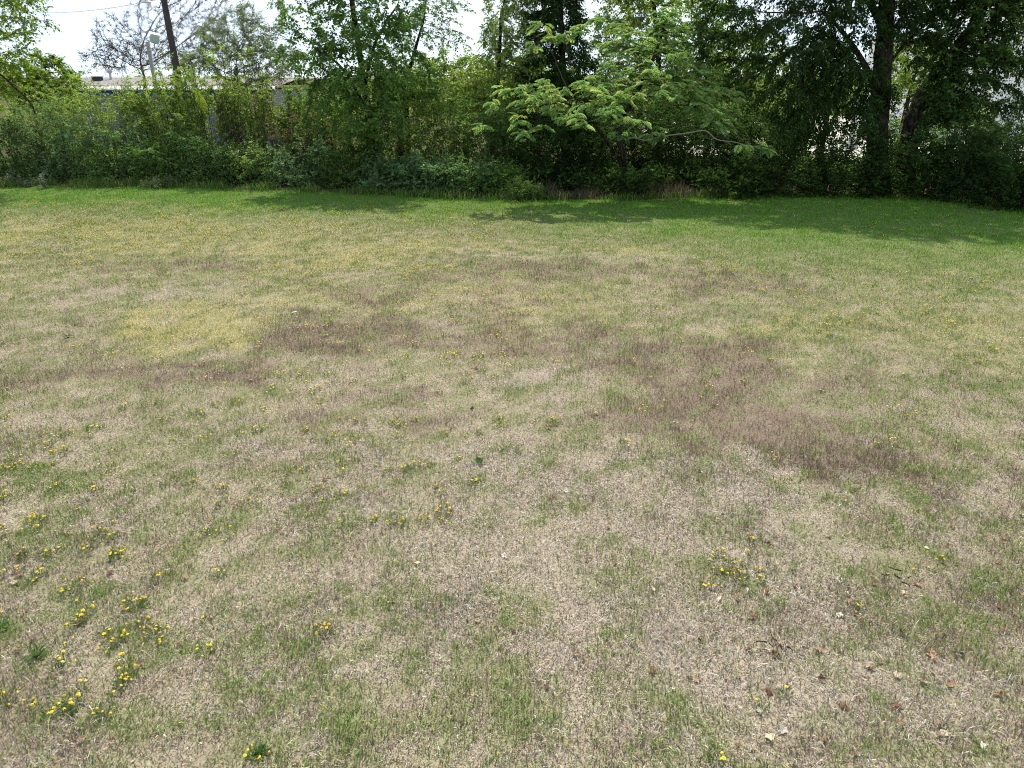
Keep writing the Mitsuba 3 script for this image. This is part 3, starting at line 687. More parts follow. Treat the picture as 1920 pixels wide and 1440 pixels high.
tree('leaning_tree', 'dark tree leaning to the right beside the largest trunk', 'tree',
     [(12.96, 24.0, -0.08)[:2] + (-0.1,), (12.79, 24.1, 1.68), (12.92, 24.2, 2.64), (13.34, 24.4, 3.49), (13.97, 24.6, 4.34), (14.52, 24.8, 5.24), (14.54, 25.0, 6.57)], 0.30, 0.15,
     [(13.54, 24.0, 4.32) + (1.3, 1.2, 0.8), (12.73, 24.2, 4.77) + (0.75, 1.0, 0.7), (14.23, 23.6, 3.27) + (1.2, 1.1, 0.7), (14.73, 24.0, 4.75) + (1.2, 1.2, 0.8), (13.66, 23.2, 2.67) + (1.0, 0.9, 0.5), (15.1, 24.2, 5.63) + (1.5, 1.4, 0.8), (14.06, 24.8, 6.68) + (2.4, 2.0, 1.3), (15.94, 24.4, 6.49) + (1.8, 1.8, 1.4),
      (15.69, 23.6, 3.86) + (0.8, 0.9, 0.5), (13.21, 23.4, 2.97) + (0.8, 0.8, 0.6), (14.4, 23.4, 4.01) + (0.9, 0.8, 0.6), (15.11, 23.0, 2.83) + (0.8, 0.8, 0.5), (12.36, 23.8, 4.01) + (0.5, 0.6, 0.6)], 2200, G_DARK + G_DARK + G_MID, 40,
     per_node=5, m=10, L=0.09, Wr=0.5, twig=0.42, step=0.33, kill=0.55, droop=0.4, down=0.5)

BACK = [((-1.93, 31.0, 3.29), 2.0, 1.3, 60, 'light green tree behind the tall shrubs under the thin tree'), ((0.89, 32.0, 2.98), 2.0, 1.6, 61, 'green tree behind the left side of the dark dense tree'), ((3.26, 31.0, 2.39), 1.8, 1.2, 62, 'green tree behind the feathery tree trunk'),
        ((8.33, 32.0, 2.04), 1.9, 1.1, 63, 'low green tree behind the right sprays of the feathery tree'), ((11.38, 33.0, 2.0), 1.7, 1.0, 64, 'low green tree behind the left edge of the largest tree'), ((-4.45, 32.0, 2.98), 1.6, 1.0, 65, 'small green tree behind the trunk of the spreading tree'), ((-7.89, 33.0, 2.0), 1.6, 0.8, 66, 'low dull tree right of the low building'),
        ((14.16, 34.0, 3.06), 1.3, 1.0, 41, 'sunlit yellow-green tree glimpsed through the gap left of the largest trunk'), ((18.66, 36.0, 3.94), 1.7, 1.5, 42, 'bright green tree glimpsed between the two dark trunks'),
        ((11.16, 37.0, 4.07), 2.0, 1.9, 43, 'bright green tree far behind, between the feathery tree and the largest tree'), ((22.46, 38.0, 1.77), 1.4, 0.7, 44, 'pale green tree low behind the leaning trunk')]
for (x_, y_, z_), rr, rzz, sd, text in BACK:
    tree('background_tree', text, 'tree', [(x_, y_, -0.05), (x_, y_, z_ * 0.6), (x_ + 0.1, y_, z_)], 0.13, 0.06, [(x_, y_, z_, rr, rr, rzz), (x_ + 0.5 * rr, y_, z_ - 0.4 * rzz, rr * 0.7, rr * 0.7, rzz * 0.7), (x_ - 0.6 * rr, y_, z_ + 0.3 * rzz, rr * 0.6, rr * 0.6, rzz * 0.6)],
         380, G_YEL + G_LIGHT, sd, per_node=3, m=9, L=0.11, twig=0.42, step=0.33, kill=0.55)

# ------------------------------------------------------------------ the feathery tree (compound leaves in layered sprays)
FT = thing('feathery_tree', 'light green tree with fern-like leaves in flat layered sprays, amid the tree line', 'tree')
rng = np.random.default_rng(50)
FRONT = np.array([(-0.77, 20.9, 2.2), (-0.52, 21.2, 2.8), (-0.12, 21.4, 3.15), (0.25, 21.4, 3.18), (0.66, 21.1, 3.02), (0.94, 21.8, 3.35), (1.11, 21.0, 3.16), (1.25, 20.8, 3.01), (0.54, 21.3, 2.81), (1.09, 20.8, 2.69), (0.26, 21.4, 2.45), (1.46, 20.7, 2.46), (1.74, 20.6, 2.51),
                  (1.93, 20.5, 2.36), (0.38, 21.1, 2.02), (0.84, 21.1, 2.22), (2.33, 21.7, 3.23), (2.07, 22.0, 3.35), (2.54, 21.2, 3.05), (2.91, 22.0, 3.31), (2.06, 21.1, 2.75), (2.44, 21.0, 2.72), (2.85, 20.9, 2.69), (2.62, 20.7, 2.54), (3.14, 20.6, 2.47), (3.52, 20.7, 2.38), (3.06, 21.4, 3.01),
                  (3.37, 21.2, 3.02), (3.64, 22.0, 3.35), (3.94, 22.1, 3.42), (4.32, 22.4, 3.58), (4.64, 22.5, 3.66), (4.46, 21.9, 3.31), (4.83, 21.8, 3.31), (5.02, 21.7, 3.19), (4.16, 21.5, 3.12), (4.51, 21.4, 2.97), (3.8, 22.7, 3.82), (3.91, 22.5, 3.73), (2.84, 22.6, 3.78), (3.1, 22.5, 3.66),
                  (3.51, 22.4, 3.66), (2.8, 23.2, 4.39), (3.07, 23.1, 4.19), (3.34, 23.4, 4.55), (3.72, 23.2, 4.26), (3.96, 23.4, 4.55), (3.65, 23.5, 4.67), (4.41, 24.0, 5.22), (4.7, 24.1, 5.31), (4.82, 24.1, 5.39), (4.45, 23.8, 4.93), (4.29, 23.6, 4.68), (4.78, 23.6, 4.72), (5.23, 23.6, 4.68), (5.72, 23.7, 4.77),
                  (6.06, 23.7, 4.88), (4.51, 23.2, 4.26), (4.66, 23.4, 4.47), (5.53, 23.5, 4.47), (0.89, 24.0, 4.94), (1.08, 23.8, 4.64), (1.38, 23.8, 4.61), (1.69, 23.8, 4.64), (0.68, 23.7, 4.36), (2.09, 23.9, 4.85), (2.01, 23.8, 4.69), (2.55, 24.1, 5.11), (5.38, 22.7, 3.58), (5.1, 22.5, 3.42), (5.56, 22.1, 3.03), (5.96, 22.2, 3.11),
                  (6.43, 22.2, 3.02), (5.34, 21.8, 2.81), (5.64, 21.6, 2.62), (5.92, 21.6, 2.49), (6.12, 21.5, 2.22), (5.69, 21.5, 2.38), (6.53, 21.1, 1.68), (6.82, 21.1, 1.71), (7.14, 21.1, 1.63), (3.94, 21.0, 2.01), (3.07, 21.1, 2.05), (4.17, 21.1, 2.02)])
more = in_blobs([(1.59, 22.8, 2.91) + (1.7, 1.2, 0.45), (4.32, 23.2, 3.57) + (2.0, 1.3, 0.8), (4.42, 24.2, 4.62) + (1.6, 1.0, 0.7), (5.58, 22.8, 2.83) + (1.2, 1.0, 0.4)], 80, rng)
tips = np.vstack([FRONT, more])
root = np.array((3.63, 23.5, 0.43)[:2] + (-0.05,))
trunk = spline([root, (3.5, 23.1, 1.12), (3.25, 22.9, 1.92), (3.5, 22.7, 2.69), (4.01, 23.1, 3.57), (4.42, 23.6, 4.45), (4.59, 23.9, 5.04)], 8)
part(FT, 'trunk', sweep(trunk, [0.10, 0.07, 0.03], 10, 0.3, 51), BARK, smooth=True)
t2 = spline([trunk[6], (2.54, 22.4, 2.11), (1.94, 22.1, 2.64), (1.36, 21.7, 2.87)], 8)
part(FT, 'trunk', sweep(t2, [0.06, 0.025], 8, 0.3, 52), BARK, smooth=True)
nodes, par = colonise(tips, np.vstack([trunk, t2[1:]]), 0.22, 9.0, 0.2, rng, iters=60)
par[len(trunk)] = 6
r, kids = pipe(nodes, par, 0.009, most=0.035)
long_ = spline([(3.36, 22.2, 1.79), (3.57, 21.8, 1.88), (3.86, 21.5, 1.83), (4.32, 21.3, 1.96), (4.9, 21.2, 2.04), (5.36, 21.1, 2.12), (5.55, 21.1, 2.05), (5.79, 21.1, 1.88), (6.3, 21.1, 1.81), (6.64, 21.1, 1.72), (7.07, 21.1, 1.66)], 5)
part(FT, 'limbs', limbs_mesh(nodes, par, r, len(trunk) + len(t2) - 1), TWIG)
part(FT, 'branch', sweep(long_, [0.022, 0.016, 0.008], 7, 0.2, 53), BRANCH, smooth=True, label='long pale branch reaching low to the right')


def fronds(P, D, L, pal, rng, pairs=11):
    n = len(P)
    t = np.linspace(0.16, 1.0, pairs)
    side = unit(np.cross(D, UP))
    dro = rng.uniform(0.25, 0.6, n)
    V, C = [], []
    base = np.exp(rng.normal(0, 0.14, (n, 1))) * np.asarray(pal)[rng.integers(0, len(pal), n)]
    for a in t:
        q = P + D * (L * a)[:, None]
        q[:, 2] -= dro * L * a * a
        tang = unit(D - UP * (2 * dro * a)[:, None])
        prof = 0.36 * math.sin(math.pi * (0.12 + 0.8 * a)) ** 0.8
        for sg in (-1, 1):
            d = unit(side * sg * 0.78 + tang * 0.62 - UP * 0.12 + rng.normal(0, 0.1, (n, 3)))
            lv, _ = leaf_quads(q, d, unit(np.cross(side, D) + rng.normal(0, 0.15, (n, 3))), L * prof, L * prof * 0.42)
            V.append(lv.reshape(n, 4, 3))
            C.append(np.clip(base * np.exp(rng.normal(0, 0.08, (n, 1))), 0.004, 0.8))
    v = np.stack(V, 1).reshape(-1, 3)
    m_ = len(v) // 4
    f_ = (np.array([[0, 1, 2], [0, 2, 3]])[None] + (np.arange(m_) * 4)[:, None, None]).reshape(-1, 3)
    return (v, f_), np.repeat(np.stack(C, 1).reshape(-1, 3), 4, 0)


n_f = 9
P = np.repeat(tips, n_f, 0) + rng.normal(0, 0.06, (len(tips) * n_f, 3))
heart = np.array([tips[:, 0].mean(), 22.3])
outw = unit(np.c_[tips[:, :2] - heart, np.zeros(len(tips))])
ang = np.repeat(np.arctan2(outw[:, 1], outw[:, 0]), n_f) + np.tile(np.linspace(-2.0, 2.0, n_f), len(tips)) + rng.normal(0, 0.2, len(P))
D = unit(np.c_[np.cos(ang), np.sin(ang), rng.normal(0.18, 0.15, len(P))])
fr, fc = fronds(P, D, rng.uniform(0.28, 0.46, len(P)), [(0.25, 0.40, 0.12), (0.29, 0.43, 0.13), (0.20, 0.36, 0.12), (0.33, 0.43, 0.12)], rng)
part(FT, 'crown', fr, LEAF, kind='stuff', color=fc)
fr_n = len(fr[1])

# ------------------------------------------------------------------ shrubs of the hedge: (x, y), half width, height, palette, seed, options, name, label
SHRUBS = [
    ((-17.98, 25.91), 1.3, 2.5, G_DARK + G_COOL, dict(stems=30), 'shrub', 'dark shrub at the left edge under the overhanging tree'),
    ((-16.0, 25.77), 1.6, 2.4, G_COOL, dict(stems=38), 'shrub', 'cool green shrub second from the left in the hedge'),
    ((-13.89, 25.51), 1.6, 2.1, G_COOL + G_MID, dict(stems=38), 'shrub', 'dense shrub in front of the left end of the low building'),
    ((-12.06, 25.37), 1.4, 2.0, G_MID, dict(stems=34), 'shrub', 'leafy shrub below the utility pole'),
    ((-10.38, 25.11), 1.5, 1.8, G_MID + G_COOL, dict(stems=34), 'shrub', 'mid-green shrub below the brown-stemmed saplings'),
    ((-8.83, 24.86), 1.4, 1.6, G_COOL + G_LIGHT, dict(stems=32), 'shrub', 'lighter low shrub below the bare wall corner of the low building'),
    ((-7.14, 24.37), 1.35, 1.6, G_COOL, dict(stems=32), 'shrub', 'cool green low shrub left of the spreading tree'),
    ((-5.5, 23.77), 1.3, 1.6, G_MID + G_DARK, dict(stems=30), 'shrub', 'shaded shrub at the foot of the spreading tree'),
    ((-4.01, 23.21), 1.2, 1.15, G_COOL, dict(stems=30, L=0.065), 'shrub', 'low shrub with large pale leaves right of the spreading tree foot'),
    ((-2.68, 22.77), 1.25, 1.25, G_COOL, dict(stems=32, L=0.065), 'shrub', 'large-leaved low shrub bulging out onto the lawn'),
    ((-1.41, 22.56), 1.2, 1.2, G_MID + G_COOL, dict(stems=30, L=0.06), 'shrub', 'leafy low shrub left of the tall weeds'),
    ((-0.42, 22.56), 0.95, 1.0, G_MID, dict(stems=26, L=0.05), 'shrub', 'small shrub directly beside the tall green weeds'),
    ((-17.36, 27.6, 2.69)[:2], 1.6, 3.39, G_LIGHT + G_COOL, dict(stems=40), 'tall_shrub', 'sunlit tall shrub behind the hedge near the left edge'),
    ((-14.84, 27.4, 2.7)[:2], 1.8, 3.8, G_LIGHT, dict(stems=46), 'tall_shrub', 'sunlit light green tall shrub in front of the grey roof'),
    ((-12.73, 27.6, 2.69)[:2], 1.6, 3.65, G_LIGHT + G_YEL, dict(stems=40), 'tall_shrub', 'yellow-green tall shrub right of the light green one'),
    ((-10.64, 27.2, 2.71)[:2], 1.6, 3.65, G_LIGHT + G_MID, dict(stems=38), 'tall_shrub', 'sunlit tall shrub behind the brown-stemmed saplings'),
    ((-9.15, 27.4, 2.34)[:2], 1.5, 3.4, G_BROWN + G_LIGHT, dict(stems=32, twigs=17), 'tall_shrub', 'thin brownish tall shrub in front of the grey wall of the low building'),
    ((-17.27, 29.5, 2.83)[:2], 1.7, 3.50, G_LIGHT + G_YEL, dict(stems=34), 'tall_shrub', 'yellow-green tall shrub below the small round tree'),
    ((-7.5, 27.8, 2.51)[:2], 1.4, 3.7, G_MID + G_LIGHT, dict(stems=38, L=0.07), 'tall_shrub', 'mid-green tall shrub just right of the low building end'),
    ((-7.57, 26.8, 2.01)[:2], 1.5, 2.86, G_BROWN + G_MID, dict(stems=30, twigs=12), 'tall_shrub', 'brownish half-dry tall shrub left of the spreading tree'),
    ((-6.26, 26.6, 1.49)[:2], 1.4, 2.65, G_MID + G_BROWN, dict(stems=30), 'tall_shrub', 'dull green tall shrub under the spreading tree'),
    ((-3.67, 25.8, 1.72)[:2], 1.4, 3.18, G_MID + G_LIGHT, dict(stems=34, L=0.065), 'tall_shrub', 'glossy-leaved tall shrub just right of the spreading tree trunk'),
    ((-2.17, 25.4, 1.75)[:2], 1.5, 3.50, G_LIGHT + G_MID, dict(stems=36, L=0.065), 'tall_shrub', 'light green tall shrub below the thin tree'),
    ((-0.72, 25.2, 1.6)[:2], 1.3, 3.18, G_MID, dict(stems=36, L=0.06), 'tall_shrub', 'mid-green tall shrub below the pale green tree'),
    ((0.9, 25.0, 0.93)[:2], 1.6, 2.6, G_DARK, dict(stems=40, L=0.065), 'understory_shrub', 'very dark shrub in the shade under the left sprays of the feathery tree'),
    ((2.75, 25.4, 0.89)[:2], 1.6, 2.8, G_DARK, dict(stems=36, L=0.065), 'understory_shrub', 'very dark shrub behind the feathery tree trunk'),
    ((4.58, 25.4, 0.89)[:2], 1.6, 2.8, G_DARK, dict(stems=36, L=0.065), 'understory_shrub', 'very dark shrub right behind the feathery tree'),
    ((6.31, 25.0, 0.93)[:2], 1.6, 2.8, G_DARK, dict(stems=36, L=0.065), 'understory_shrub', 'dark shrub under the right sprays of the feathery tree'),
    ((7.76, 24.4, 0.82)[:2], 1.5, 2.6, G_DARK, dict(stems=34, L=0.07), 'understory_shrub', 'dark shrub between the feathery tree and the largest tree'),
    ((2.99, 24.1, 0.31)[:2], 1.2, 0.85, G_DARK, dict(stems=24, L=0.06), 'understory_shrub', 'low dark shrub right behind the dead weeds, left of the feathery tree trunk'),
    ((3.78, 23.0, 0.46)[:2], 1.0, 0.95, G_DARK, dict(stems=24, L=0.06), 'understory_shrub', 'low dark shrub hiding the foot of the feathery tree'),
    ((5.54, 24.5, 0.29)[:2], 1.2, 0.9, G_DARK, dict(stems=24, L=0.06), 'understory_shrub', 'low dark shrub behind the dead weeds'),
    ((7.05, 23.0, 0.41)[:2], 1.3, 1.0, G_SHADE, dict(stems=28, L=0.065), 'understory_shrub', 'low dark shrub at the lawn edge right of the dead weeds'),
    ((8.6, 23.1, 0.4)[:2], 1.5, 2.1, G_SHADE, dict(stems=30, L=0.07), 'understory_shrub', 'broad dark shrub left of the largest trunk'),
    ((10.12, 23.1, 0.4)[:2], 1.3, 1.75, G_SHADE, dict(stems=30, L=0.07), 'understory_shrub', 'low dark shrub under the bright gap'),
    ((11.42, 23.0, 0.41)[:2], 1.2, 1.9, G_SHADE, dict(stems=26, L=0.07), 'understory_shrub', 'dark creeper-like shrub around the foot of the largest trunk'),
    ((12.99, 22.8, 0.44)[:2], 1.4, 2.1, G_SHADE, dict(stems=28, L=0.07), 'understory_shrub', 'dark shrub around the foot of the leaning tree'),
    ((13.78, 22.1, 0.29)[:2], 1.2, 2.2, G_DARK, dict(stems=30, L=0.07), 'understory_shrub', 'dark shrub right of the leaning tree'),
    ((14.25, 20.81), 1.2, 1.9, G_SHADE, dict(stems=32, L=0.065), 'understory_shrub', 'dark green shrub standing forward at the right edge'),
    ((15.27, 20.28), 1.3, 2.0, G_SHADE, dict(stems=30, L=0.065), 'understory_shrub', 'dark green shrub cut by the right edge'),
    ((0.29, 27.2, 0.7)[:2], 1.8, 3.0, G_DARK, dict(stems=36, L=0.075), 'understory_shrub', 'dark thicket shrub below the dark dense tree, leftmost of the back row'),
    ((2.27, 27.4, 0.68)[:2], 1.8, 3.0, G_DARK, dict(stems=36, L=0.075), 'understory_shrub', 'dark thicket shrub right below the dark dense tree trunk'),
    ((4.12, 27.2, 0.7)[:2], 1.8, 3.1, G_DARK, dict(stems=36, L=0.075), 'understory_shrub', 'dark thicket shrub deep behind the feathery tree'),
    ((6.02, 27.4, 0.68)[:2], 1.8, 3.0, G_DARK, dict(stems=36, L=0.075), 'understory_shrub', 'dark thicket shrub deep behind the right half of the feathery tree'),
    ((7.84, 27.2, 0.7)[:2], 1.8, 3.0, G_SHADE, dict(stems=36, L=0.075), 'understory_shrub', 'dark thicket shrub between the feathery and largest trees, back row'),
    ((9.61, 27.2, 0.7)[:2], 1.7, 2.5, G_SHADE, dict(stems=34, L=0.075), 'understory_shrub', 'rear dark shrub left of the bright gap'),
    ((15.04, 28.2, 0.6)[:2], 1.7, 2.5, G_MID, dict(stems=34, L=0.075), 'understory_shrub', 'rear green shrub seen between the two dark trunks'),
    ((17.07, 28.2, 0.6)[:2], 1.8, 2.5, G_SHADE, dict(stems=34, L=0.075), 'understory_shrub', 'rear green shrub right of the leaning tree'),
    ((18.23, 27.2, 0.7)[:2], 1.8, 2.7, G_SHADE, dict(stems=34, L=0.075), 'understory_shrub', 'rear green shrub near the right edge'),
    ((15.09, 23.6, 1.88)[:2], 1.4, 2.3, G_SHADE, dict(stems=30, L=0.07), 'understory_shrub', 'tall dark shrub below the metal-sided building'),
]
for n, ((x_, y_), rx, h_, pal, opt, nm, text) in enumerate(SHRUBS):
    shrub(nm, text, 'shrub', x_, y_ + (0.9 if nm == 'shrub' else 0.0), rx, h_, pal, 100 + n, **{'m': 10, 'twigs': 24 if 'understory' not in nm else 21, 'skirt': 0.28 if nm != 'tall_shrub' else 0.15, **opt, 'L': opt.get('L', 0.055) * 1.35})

for n, (px3, h_, text) in enumerate((((-11.89, 27.6, 2.51), 4.5, 'yellow-green sapling standing in front of the utility pole base'), ((-11.0, 27.3, 2.52), 4.7, 'yellow-green sapling left of the dark-stemmed one'), ((-10.03, 27.0, 2.54), 4.7, 'sapling with many thin dark stems in front of the blue trim'),
                                      ((-9.31, 27.4, 2.52), 4.4, 'sparse yellow-green sapling right of the dark-stemmed one'), ((-12.9, 27.9, 2.5), 4.0, 'thin yellow-green sapling in front of the grey roof'), ((-8.39, 27.2, 2.53), 3.7, 'short sparse sapling in front of the grey wall'),
                                      ((-13.78, 27.9, 2.5), 3.7, 'leftmost yellow-green sapling in front of the grey roof'))):
    shrub('sapling', text, 'sapling', px3[0], px3[1], 0.95, h_, G_YEL + G_LIGHT, 200 + n, stems=14, twigs=13, m=8, L=0.105, Wr=0.65, twig=0.30, lean=0.5, low=0.45, stem_r=0.016, arch=0.05)

shrub('bare_stemmed_shrub', 'shrub of many thin dark upright stems with few yellowing leaves', 'shrub', *(-9.84, 26.5, 2.55)[:2], 0.8, 3.5, G_YEL + G_BROWN, 290, stems=26, twigs=5, m=3, L=0.085, twig=0.22, lean=0.6, low=0.3, stem_r=0.015, arch=0.0)
shrub('bare_stemmed_shrub', 'half-dry shrub of brown stems and small dull leaves left of the spreading tree', 'shrub', *(-6.89, 26.0, 2.06)[:2], 1.0, 2.5, G_BROWN, 291, stems=30, twigs=7, m=4, L=0.06, twig=0.25, lean=0.7, low=0.3, stem_r=0.013, arch=0.0)
rng = np.random.default_rng(292)
yf, yc = fronds(np.array([(-10.85, 26.4, 3.14), (-10.79, 26.4, 3.04), (-10.67, 26.3, 2.9)]), unit(np.array([[0.35, -0.5, -0.7], [0.45, -0.4, -0.8], [0.3, -0.6, -0.5]])), np.array([0.5, 0.55, 0.4]), [(0.34, 0.42, 0.05), (0.30, 0.38, 0.06)], rng)
part('bare_stemmed_shrub', 'yellow_leaf_spray', yf, LEAF, kind='stuff', label='bright yellow-green hanging compound leaves', color=yc)

# small plants along the edge
for n, (pt, rx, h_, pal, text, cat, opt) in enumerate((
        ((0.24, 22.05), 0.55, 0.75, G_MID, 'tall bushy green weeds at the end of the left hedge', 'weed', dict(stems=30, L=0.035, Wr=0.35, m=12)),
        ((0.7, 22.15), 0.3, 0.5, G_MID, 'lower green weed right beside the tall bushy weeds', 'weed', dict(stems=18, L=0.035, Wr=0.35, m=12)),
        ((-17.13, 25.11), 0.18, 0.55, [(0.16, 0.21, 0.16), (0.2, 0.25, 0.2)], 'pale weed standing alone at the far left of the hedge foot', 'weed', dict(stems=5, L=0.06, twigs=9, m=5, twig=0.12)),
        ((-15.79, 24.61), 0.25, 0.6, [(0.16, 0.21, 0.16), (0.2, 0.25, 0.2)], 'taller pale weed at the left of the hedge foot', 'weed', dict(stems=6, L=0.06, twigs=9, m=5, twig=0.12)),
        ((-16.55, 24.99), 0.3, 0.3, [(0.13, 0.19, 0.14), (0.16, 0.22, 0.17)], 'low pale weed between the two taller pale weeds', 'weed', dict(stems=7, L=0.05, twigs=7, m=5, twig=0.12)),
        ((-11.86, 24.74), 0.75, 0.42, [(0.14, 0.19, 0.10), (0.12, 0.17, 0.08)], 'pale feathery weed spilling onto the grass from the left hedge', 'weed', dict(stems=20, L=0.04, Wr=0.4, twigs=12, m=9, arch=0.35)),
        ((4.82, 23.43), 0.5, 0.75, G_BROWN + G_DARK, 'thin half-dry weed under the feathery tree', 'weed', dict(stems=9, L=0.04, twigs=9, m=6)),
        ((6.49, 23.89), 0.55, 0.6, G_DARK + G_MID, 'small green weed right of the dead weeds', 'weed', dict(stems=12, L=0.05, twigs=9, m=6)))):
    shrub('weed', text, cat, pt[0], pt[1], rx, h_, pal, 300 + n, **{'twig': 0.14, 'stem_r': 0.005, **opt})

# knee-high ground cover behind the bushes
rng = np.random.default_rng(390)
n = 30000
x_, y_ = rng.uniform(-22, 17, n), rng.uniform(0.8, 9.0, n)
y_ = np.interp(x_, HEDGE[:, 0], HEDGE[:, 1]) + y_
zt = 1.1 * meshkit.fbm(np.c_[x_ * 0.6, y_ * 0.6, x_ * 0], 3, 8) * rng.random(n) ** 0.6
d_ = unit(rng.normal(size=(n, 3)) + [0, 0, 0.2])
lv_, lf_ = leaf_quads(np.c_[x_, y_, zt], d_, unit(rng.normal(0, 0.5, (n, 3)) + UP), rng.uniform(0.09, 0.2, n), rng.uniform(0.05, 0.1, n))
lv_[:, 2] = np.maximum(lv_[:, 2], 0.01)
scene['ground_cover'] = mikit.ply((lv_, lf_), LEAF, color=pick_colours(G_MID + G_DARK, n, 1, rng).repeat(4, 0))
labels['ground_cover'] = {'label': 'knee-high leafy ground cover in the shade behind the bushes', 'category': 'ground cover', 'kind': 'stuff'}

# dead stalks under the feathery tree: nobody could count them
rng = np.random.default_rng(400)
n = 7000
x_ = rng.uniform(0.4, 6.6, n)
edge = np.interp(x_, HEDGE[:, 0], HEDGE[:, 1])
y_ = edge + rng.uniform(-0.2, 1.2, n) + 0.3 * (meshkit.noise(np.c_[x_ * 1.3, x_ * 0, x_ * 0], 5) - 0.5)
hh = 0.55 * (0.15 + meshkit.noise(np.c_[x_ * 1.7, y_ * 1.7, x_ * 0], 6)) * rng.uniform(0.4, 1.2, n)
az, le = rng.random(n) * 6.283, np.abs(rng.normal(0.5, 0.4, n)).clip(0, 1.4)
col = np.array([(0.11, 0.088, 0.07), (0.165, 0.132, 0.105), (0.07, 0.056, 0.044), (0.055, 0.085, 0.025)])[rng.integers(0, 4, n)] * np.exp(rng.normal(0, 0.25, (n, 1)))
v, f_, c_ = blades(x_, y_, hh, rng.uniform(0.008, 0.02, n), le, az, col, True)
scene['dead_weeds'] = mikit.ply((v, f_), BLADE, color=c_)
labels['dead_weeds'] = {'label': 'low tangle of dead brown weeds along the lawn edge under the feathery tree', 'category': 'weeds', 'kind': 'stuff'}

# untidy unmown fringe where the mower does not reach
rng = np.random.default_rng(410)
n = 16000
x_ = rng.uniform(-18, 14, n)
y_ = np.interp(x_, HEDGE[:, 0], HEDGE[:, 1]) + rng.normal(0.1, 0.28, n) + 0.5 * (meshkit.fbm(np.c_[x_ * 0.9, x_ * 0, x_ * 0], 3, 15) - 0.5)
clump = meshkit.fbm(np.c_[x_ * 1.8, y_ * 1.8, x_ * 0], 2, 16)
ok = rng.random(n) < np.clip(3.2 * (clump - 0.36), 0, 1)
x_, y_, clump = x_[ok], y_[ok], clump[ok]
n = len(x_)
col = np.array([(0.10, 0.20, 0.03), (0.12, 0.19, 0.04), (0.07, 0.14, 0.03), (0.24, 0.21, 0.11)])[rng.choice(4, n, p=[0.35, 0.3, 0.2, 0.15])] * np.exp(rng.normal(0, 0.22, (n, 1)))
v, f_, c_ = blades(x_, y_, rng.uniform(0.10, 0.30, n) * (0.5 + clump), rng.uniform(0.010, 0.020, n), np.abs(rng.normal(0.45, 0.3, n)).clip(0, 1.3), rng.random(n) * 6.283, col, True)
scene['fringe_grass'] = mikit.ply((v, f_), BLADE, color=c_)
labels['fringe_grass'] = {'label': 'taller unmown grass tufts along the foot of the bushes', 'category': 'grass', 'kind': 'stuff'}

# ------------------------------------------------------------------ yellow flowers
YEL_RGB, CORE_RGB, STEM_RGB = (0.80, 0.62, 0.08), (0.66, 0.46, 0.04), (0.085, 0.155, 0.03)


def flower_plant(seed, heads, spread, tall):
    rng = np.random.default_rng(seed)
    V, F, C, at = [], [], [], 0
    PV, PF, PC, pat = [], [], [], 0
    for q in range(heads):
        a, rr = rng.random() * 6.283, spread * math.sqrt(rng.random())
        hx, hy, hz = rr * math.cos(a), rr * math.sin(a), tall * (0.62 + 0.45 * rng.random())
        b0, b1 = np.array([hx * 0.25, hy * 0.25, 0.0]), np.array([hx, hy, hz])
        v, f = segs([b0], [b1], 0.0016, 0.0012, 3)
        V.append(v), F.append(f + at), C.append(np.tile(STEM_RGB, (len(v), 1)))
        at += len(v)
        R = 0.0095 * rng.uniform(0.8, 1.25)
        tilt = rng.normal(0, 0.35, 2)
        nrm = unit(np.array([tilt[0], tilt[1], 1.0]))
        u_ = unit(np.cross(nrm, [0.3, 1, 0.1]))
        w_ = np.cross(nrm, u_)
        ang = np.arange(8) * math.pi / 4
        ring = b1 + R * (np.cos(ang)[:, None] * u_ + np.sin(ang)[:, None] * w_) * (1 - 0.12 * (np.arange(8) % 2))[:, None] - nrm * 0.002
        cen = b1 + nrm * 0.006
        pv = np.vstack([ring, [cen]])
        PV.append(pv), PF.append(np.array([[i, (i + 1) % 8, 8] for i in range(8)]) + pat)
        pc = np.tile(YEL_RGB, (9, 1)) * math.exp(rng.normal(0, 0.08))
        pc[8] = CORE_RGB
        if rng.random() < 0.2:                                              # a spent, orange head
            pc = pc * [0.85, 0.66, 0.7]
        PC.append(pc)
        pat += 9
    nl = 24 + 6 * heads
    a, rr = rng.random(nl) * 6.283, spread * 0.9 * np.sqrt(rng.random(nl))
    base = np.stack([rr * np.cos(a) * 0.8, rr * np.sin(a) * 0.8, rng.random(nl) * tall * 0.6], 1)
    d = unit(np.stack([np.cos(a), np.sin(a), rng.uniform(0.4, 1.6, nl)], 1) + rng.normal(0, 0.3, (nl, 3)))
    lv, lf = leaf_quads(base, d, unit(rng.normal(size=(nl, 3)) + UP), rng.uniform(0.02, 0.04, nl), rng.uniform(0.003, 0.006, nl))
    V.append(lv), F.append(lf + at), C.append(np.clip(np.array([(0.10, 0.18, 0.04)]) * np.exp(rng.normal(0, 0.2, (len(lv) // 4, 1))), 0.01, 0.8).repeat(4, 0))
    return mikit.ply((np.vstack(V), np.vstack(F)), BLADE, color=np.vstack(C)), mikit.ply((np.vstack(PV), np.vstack(PF)), PETAL, color=np.vstack(PC))


SMALL = [flower_plant(500 + q, 1 + q % 3, 0.045, 0.06) for q in range(4)]
MEDIUM = [flower_plant(510 + q, 3 + q % 3, 0.075, 0.065) for q in range(4)]
DENSE = [flower_plant(520 + q, 7 + q, 0.085, 0.075) for q in range(3)]

